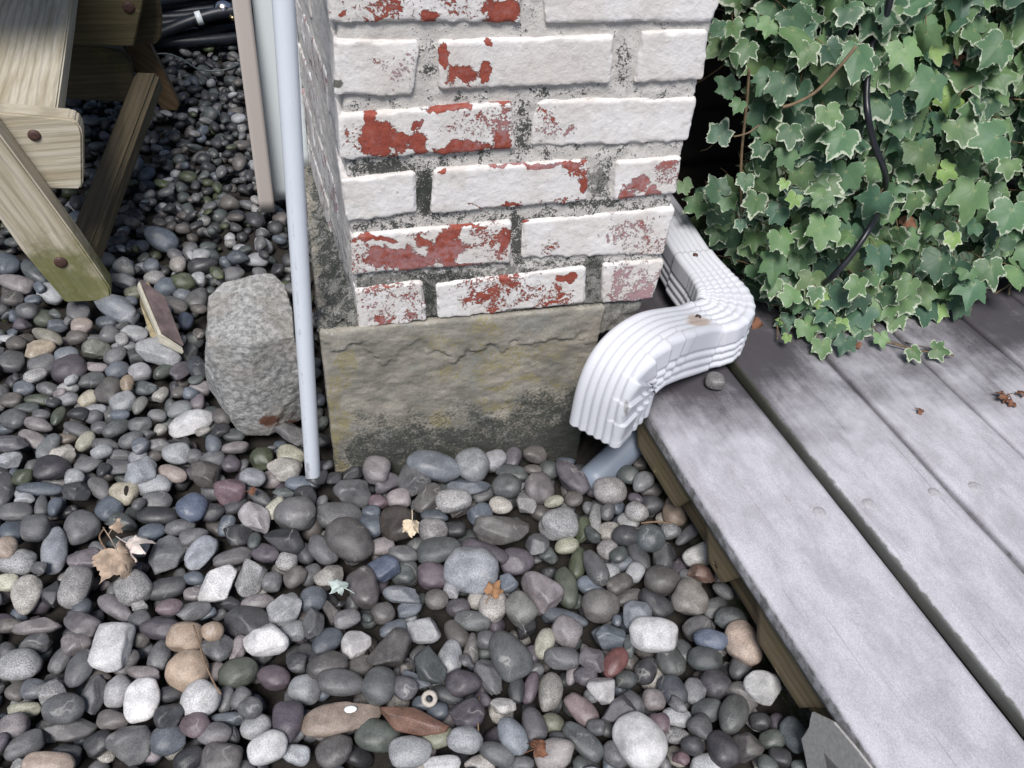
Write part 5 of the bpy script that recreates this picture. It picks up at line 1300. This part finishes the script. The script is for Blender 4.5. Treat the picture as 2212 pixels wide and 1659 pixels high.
# ================================================================ loose leaves and twigs
def crumple(name, u, v, z, s, rot, mat, label, cat='dry leaf', lob=.95, cup=1.1, lift=.25, stalk=True):
    p = onz(u, v, z); n = nrm([gl.normal()*lift, -lift+gl.normal()*lift*.5, 1]); a = math.radians(rot); tip = RT*math.cos(a)-DN*math.sin(a); t = nrm(tip-n*np.dot(tip, n)); x = np.cross(t, n); V, Fc, ve, ed = leaf(gl, s, lob, cup)
    V[:, 2] += s*.35*(fbm(V/s+gl.random(3)*9, 2.2, 2, 3)-.5)*2.4; V[:, 2] -= V[:, 2].min()*.5; W = p+V@np.array([x, t, n]); b = MB(); b.add(W, Fc)
    if stalk: V2, F2 = tube(smooth_path([W[0], W[0]-t*s*.5+n*s*.1, W[0]-t*s*1.0+n*s*.05], 4), .0007, 5); b.add(V2, F2)
    return tag(b.build(name, mat), label, cat)
crumple('dry_leaf', 246, 1205, ZG+.016, .040, -60, DRY, 'crumpled tan dry leaf lying on the grey pebbles in the left part', cup=1.5, lift=.4); crumple('dry_leaf', 292, 1182, ZG+.018, .026, -30, mat_plain('pale_dry_leaf', (.62, .54, .49), .8, .2, 70, bump=.8), 'pale curled dry leaf right beside the crumpled tan one', cup=1.4)
crumple('dry_leaf', 252, 1138, ZG+.016, .015, 70, DRY, 'small pale dry leaf scrap above the crumpled tan leaf', cup=1.2); crumple('dry_leaf', 888, 1135, ZG+.017, .021, -95, mat_plain('straw_leaf', (.60, .50, .36), .8, .2, 70, bump=.5), 'narrow straw-coloured leaf stuck on the dark chocolate stone', lob=.9, cup=.4, lift=.3)
crumple('green_leaf', 735, 1272, ZG+.014, .020, 150, mat_plain('pale_green_leaf', (.40, .46, .43), .7, .15, 70, bump=.4), 'pale grey-green lobed leaf lying among pebbles left of the scratched brown one', 'leaf', cup=.2); crumple('brown_leaf', 1064, 1278, ZG+.012, .020, 60, mat_plain('orange_leaf', (.30, .16, .08), .8, .3, 70, bump=.6), 'orange brown leaf lying below the big granite pebble', cup=.5)
crumple('brown_leaf', 1985, 888, ZD+.004, .009, -20, BROWN, 'tiny curled reddish brown leaf scrap alone on the third deck board', cup=1.3); crumple('brown_leaf', 2166, 857, ZD+.006, .016, 200, BROWN, 'curled dark brown leaf on the deck near the right edge of the photo', cup=1.1)
crumple('brown_leaf', 2182, 868, ZD+.005, .013, -70, BROWN, 'lowest of the dark brown leaves clustered on the deck at right', cup=1.0); crumple('brown_leaf', 2204, 852, ZD+.005, .011, 40, BROWN, 'rightmost dark brown leaf, cut by the right edge of the photo', cup=1.0)
crumple('brown_leaf', 1155, 1620, ZG+.004, .018, 30, BROWN, 'brown leaf half hidden between pebbles at the bottom', cup=.6); crumple('brown_leaf', 545, 1060, ZG+.008, .010, 10, BROWN, 'small dark brown leaf scrap between grey pebbles left of the pale pink one', cup=.6)
def twig(pts, r, label): V, Fc = tube(smooth_path([onz(u, v, ZG+h) for u, v, h in pts], 6), r, 6); b = MB(); b.add(V, Fc); tag(b.build('twig', TWIG), label, 'twig')
twig([(418, 1350, .018), (430, 1390, .020), (442, 1430, .020), (462, 1475, .016), (478, 1500, .010)], .0010, 'thin bent twig crossing beside the two tan pebbles'); twig([(226, 1140, .016), (215, 1160, .02), (228, 1185, .018), (250, 1205, .02)], .0012, 'reddish stalk twig at the crumpled tan leaf')
twig([(1385, 1130, .006), (1420, 1127, .012), (1448, 1131, .01)], .0014, 'dark little twig lying left of the orange brown pebble by the deck'); twig([(1036, 1502, .0), (1033, 1560, .008), (1035, 1600, .0)], .0010, 'thin upright grass stalk below the large blocky grey pebble')
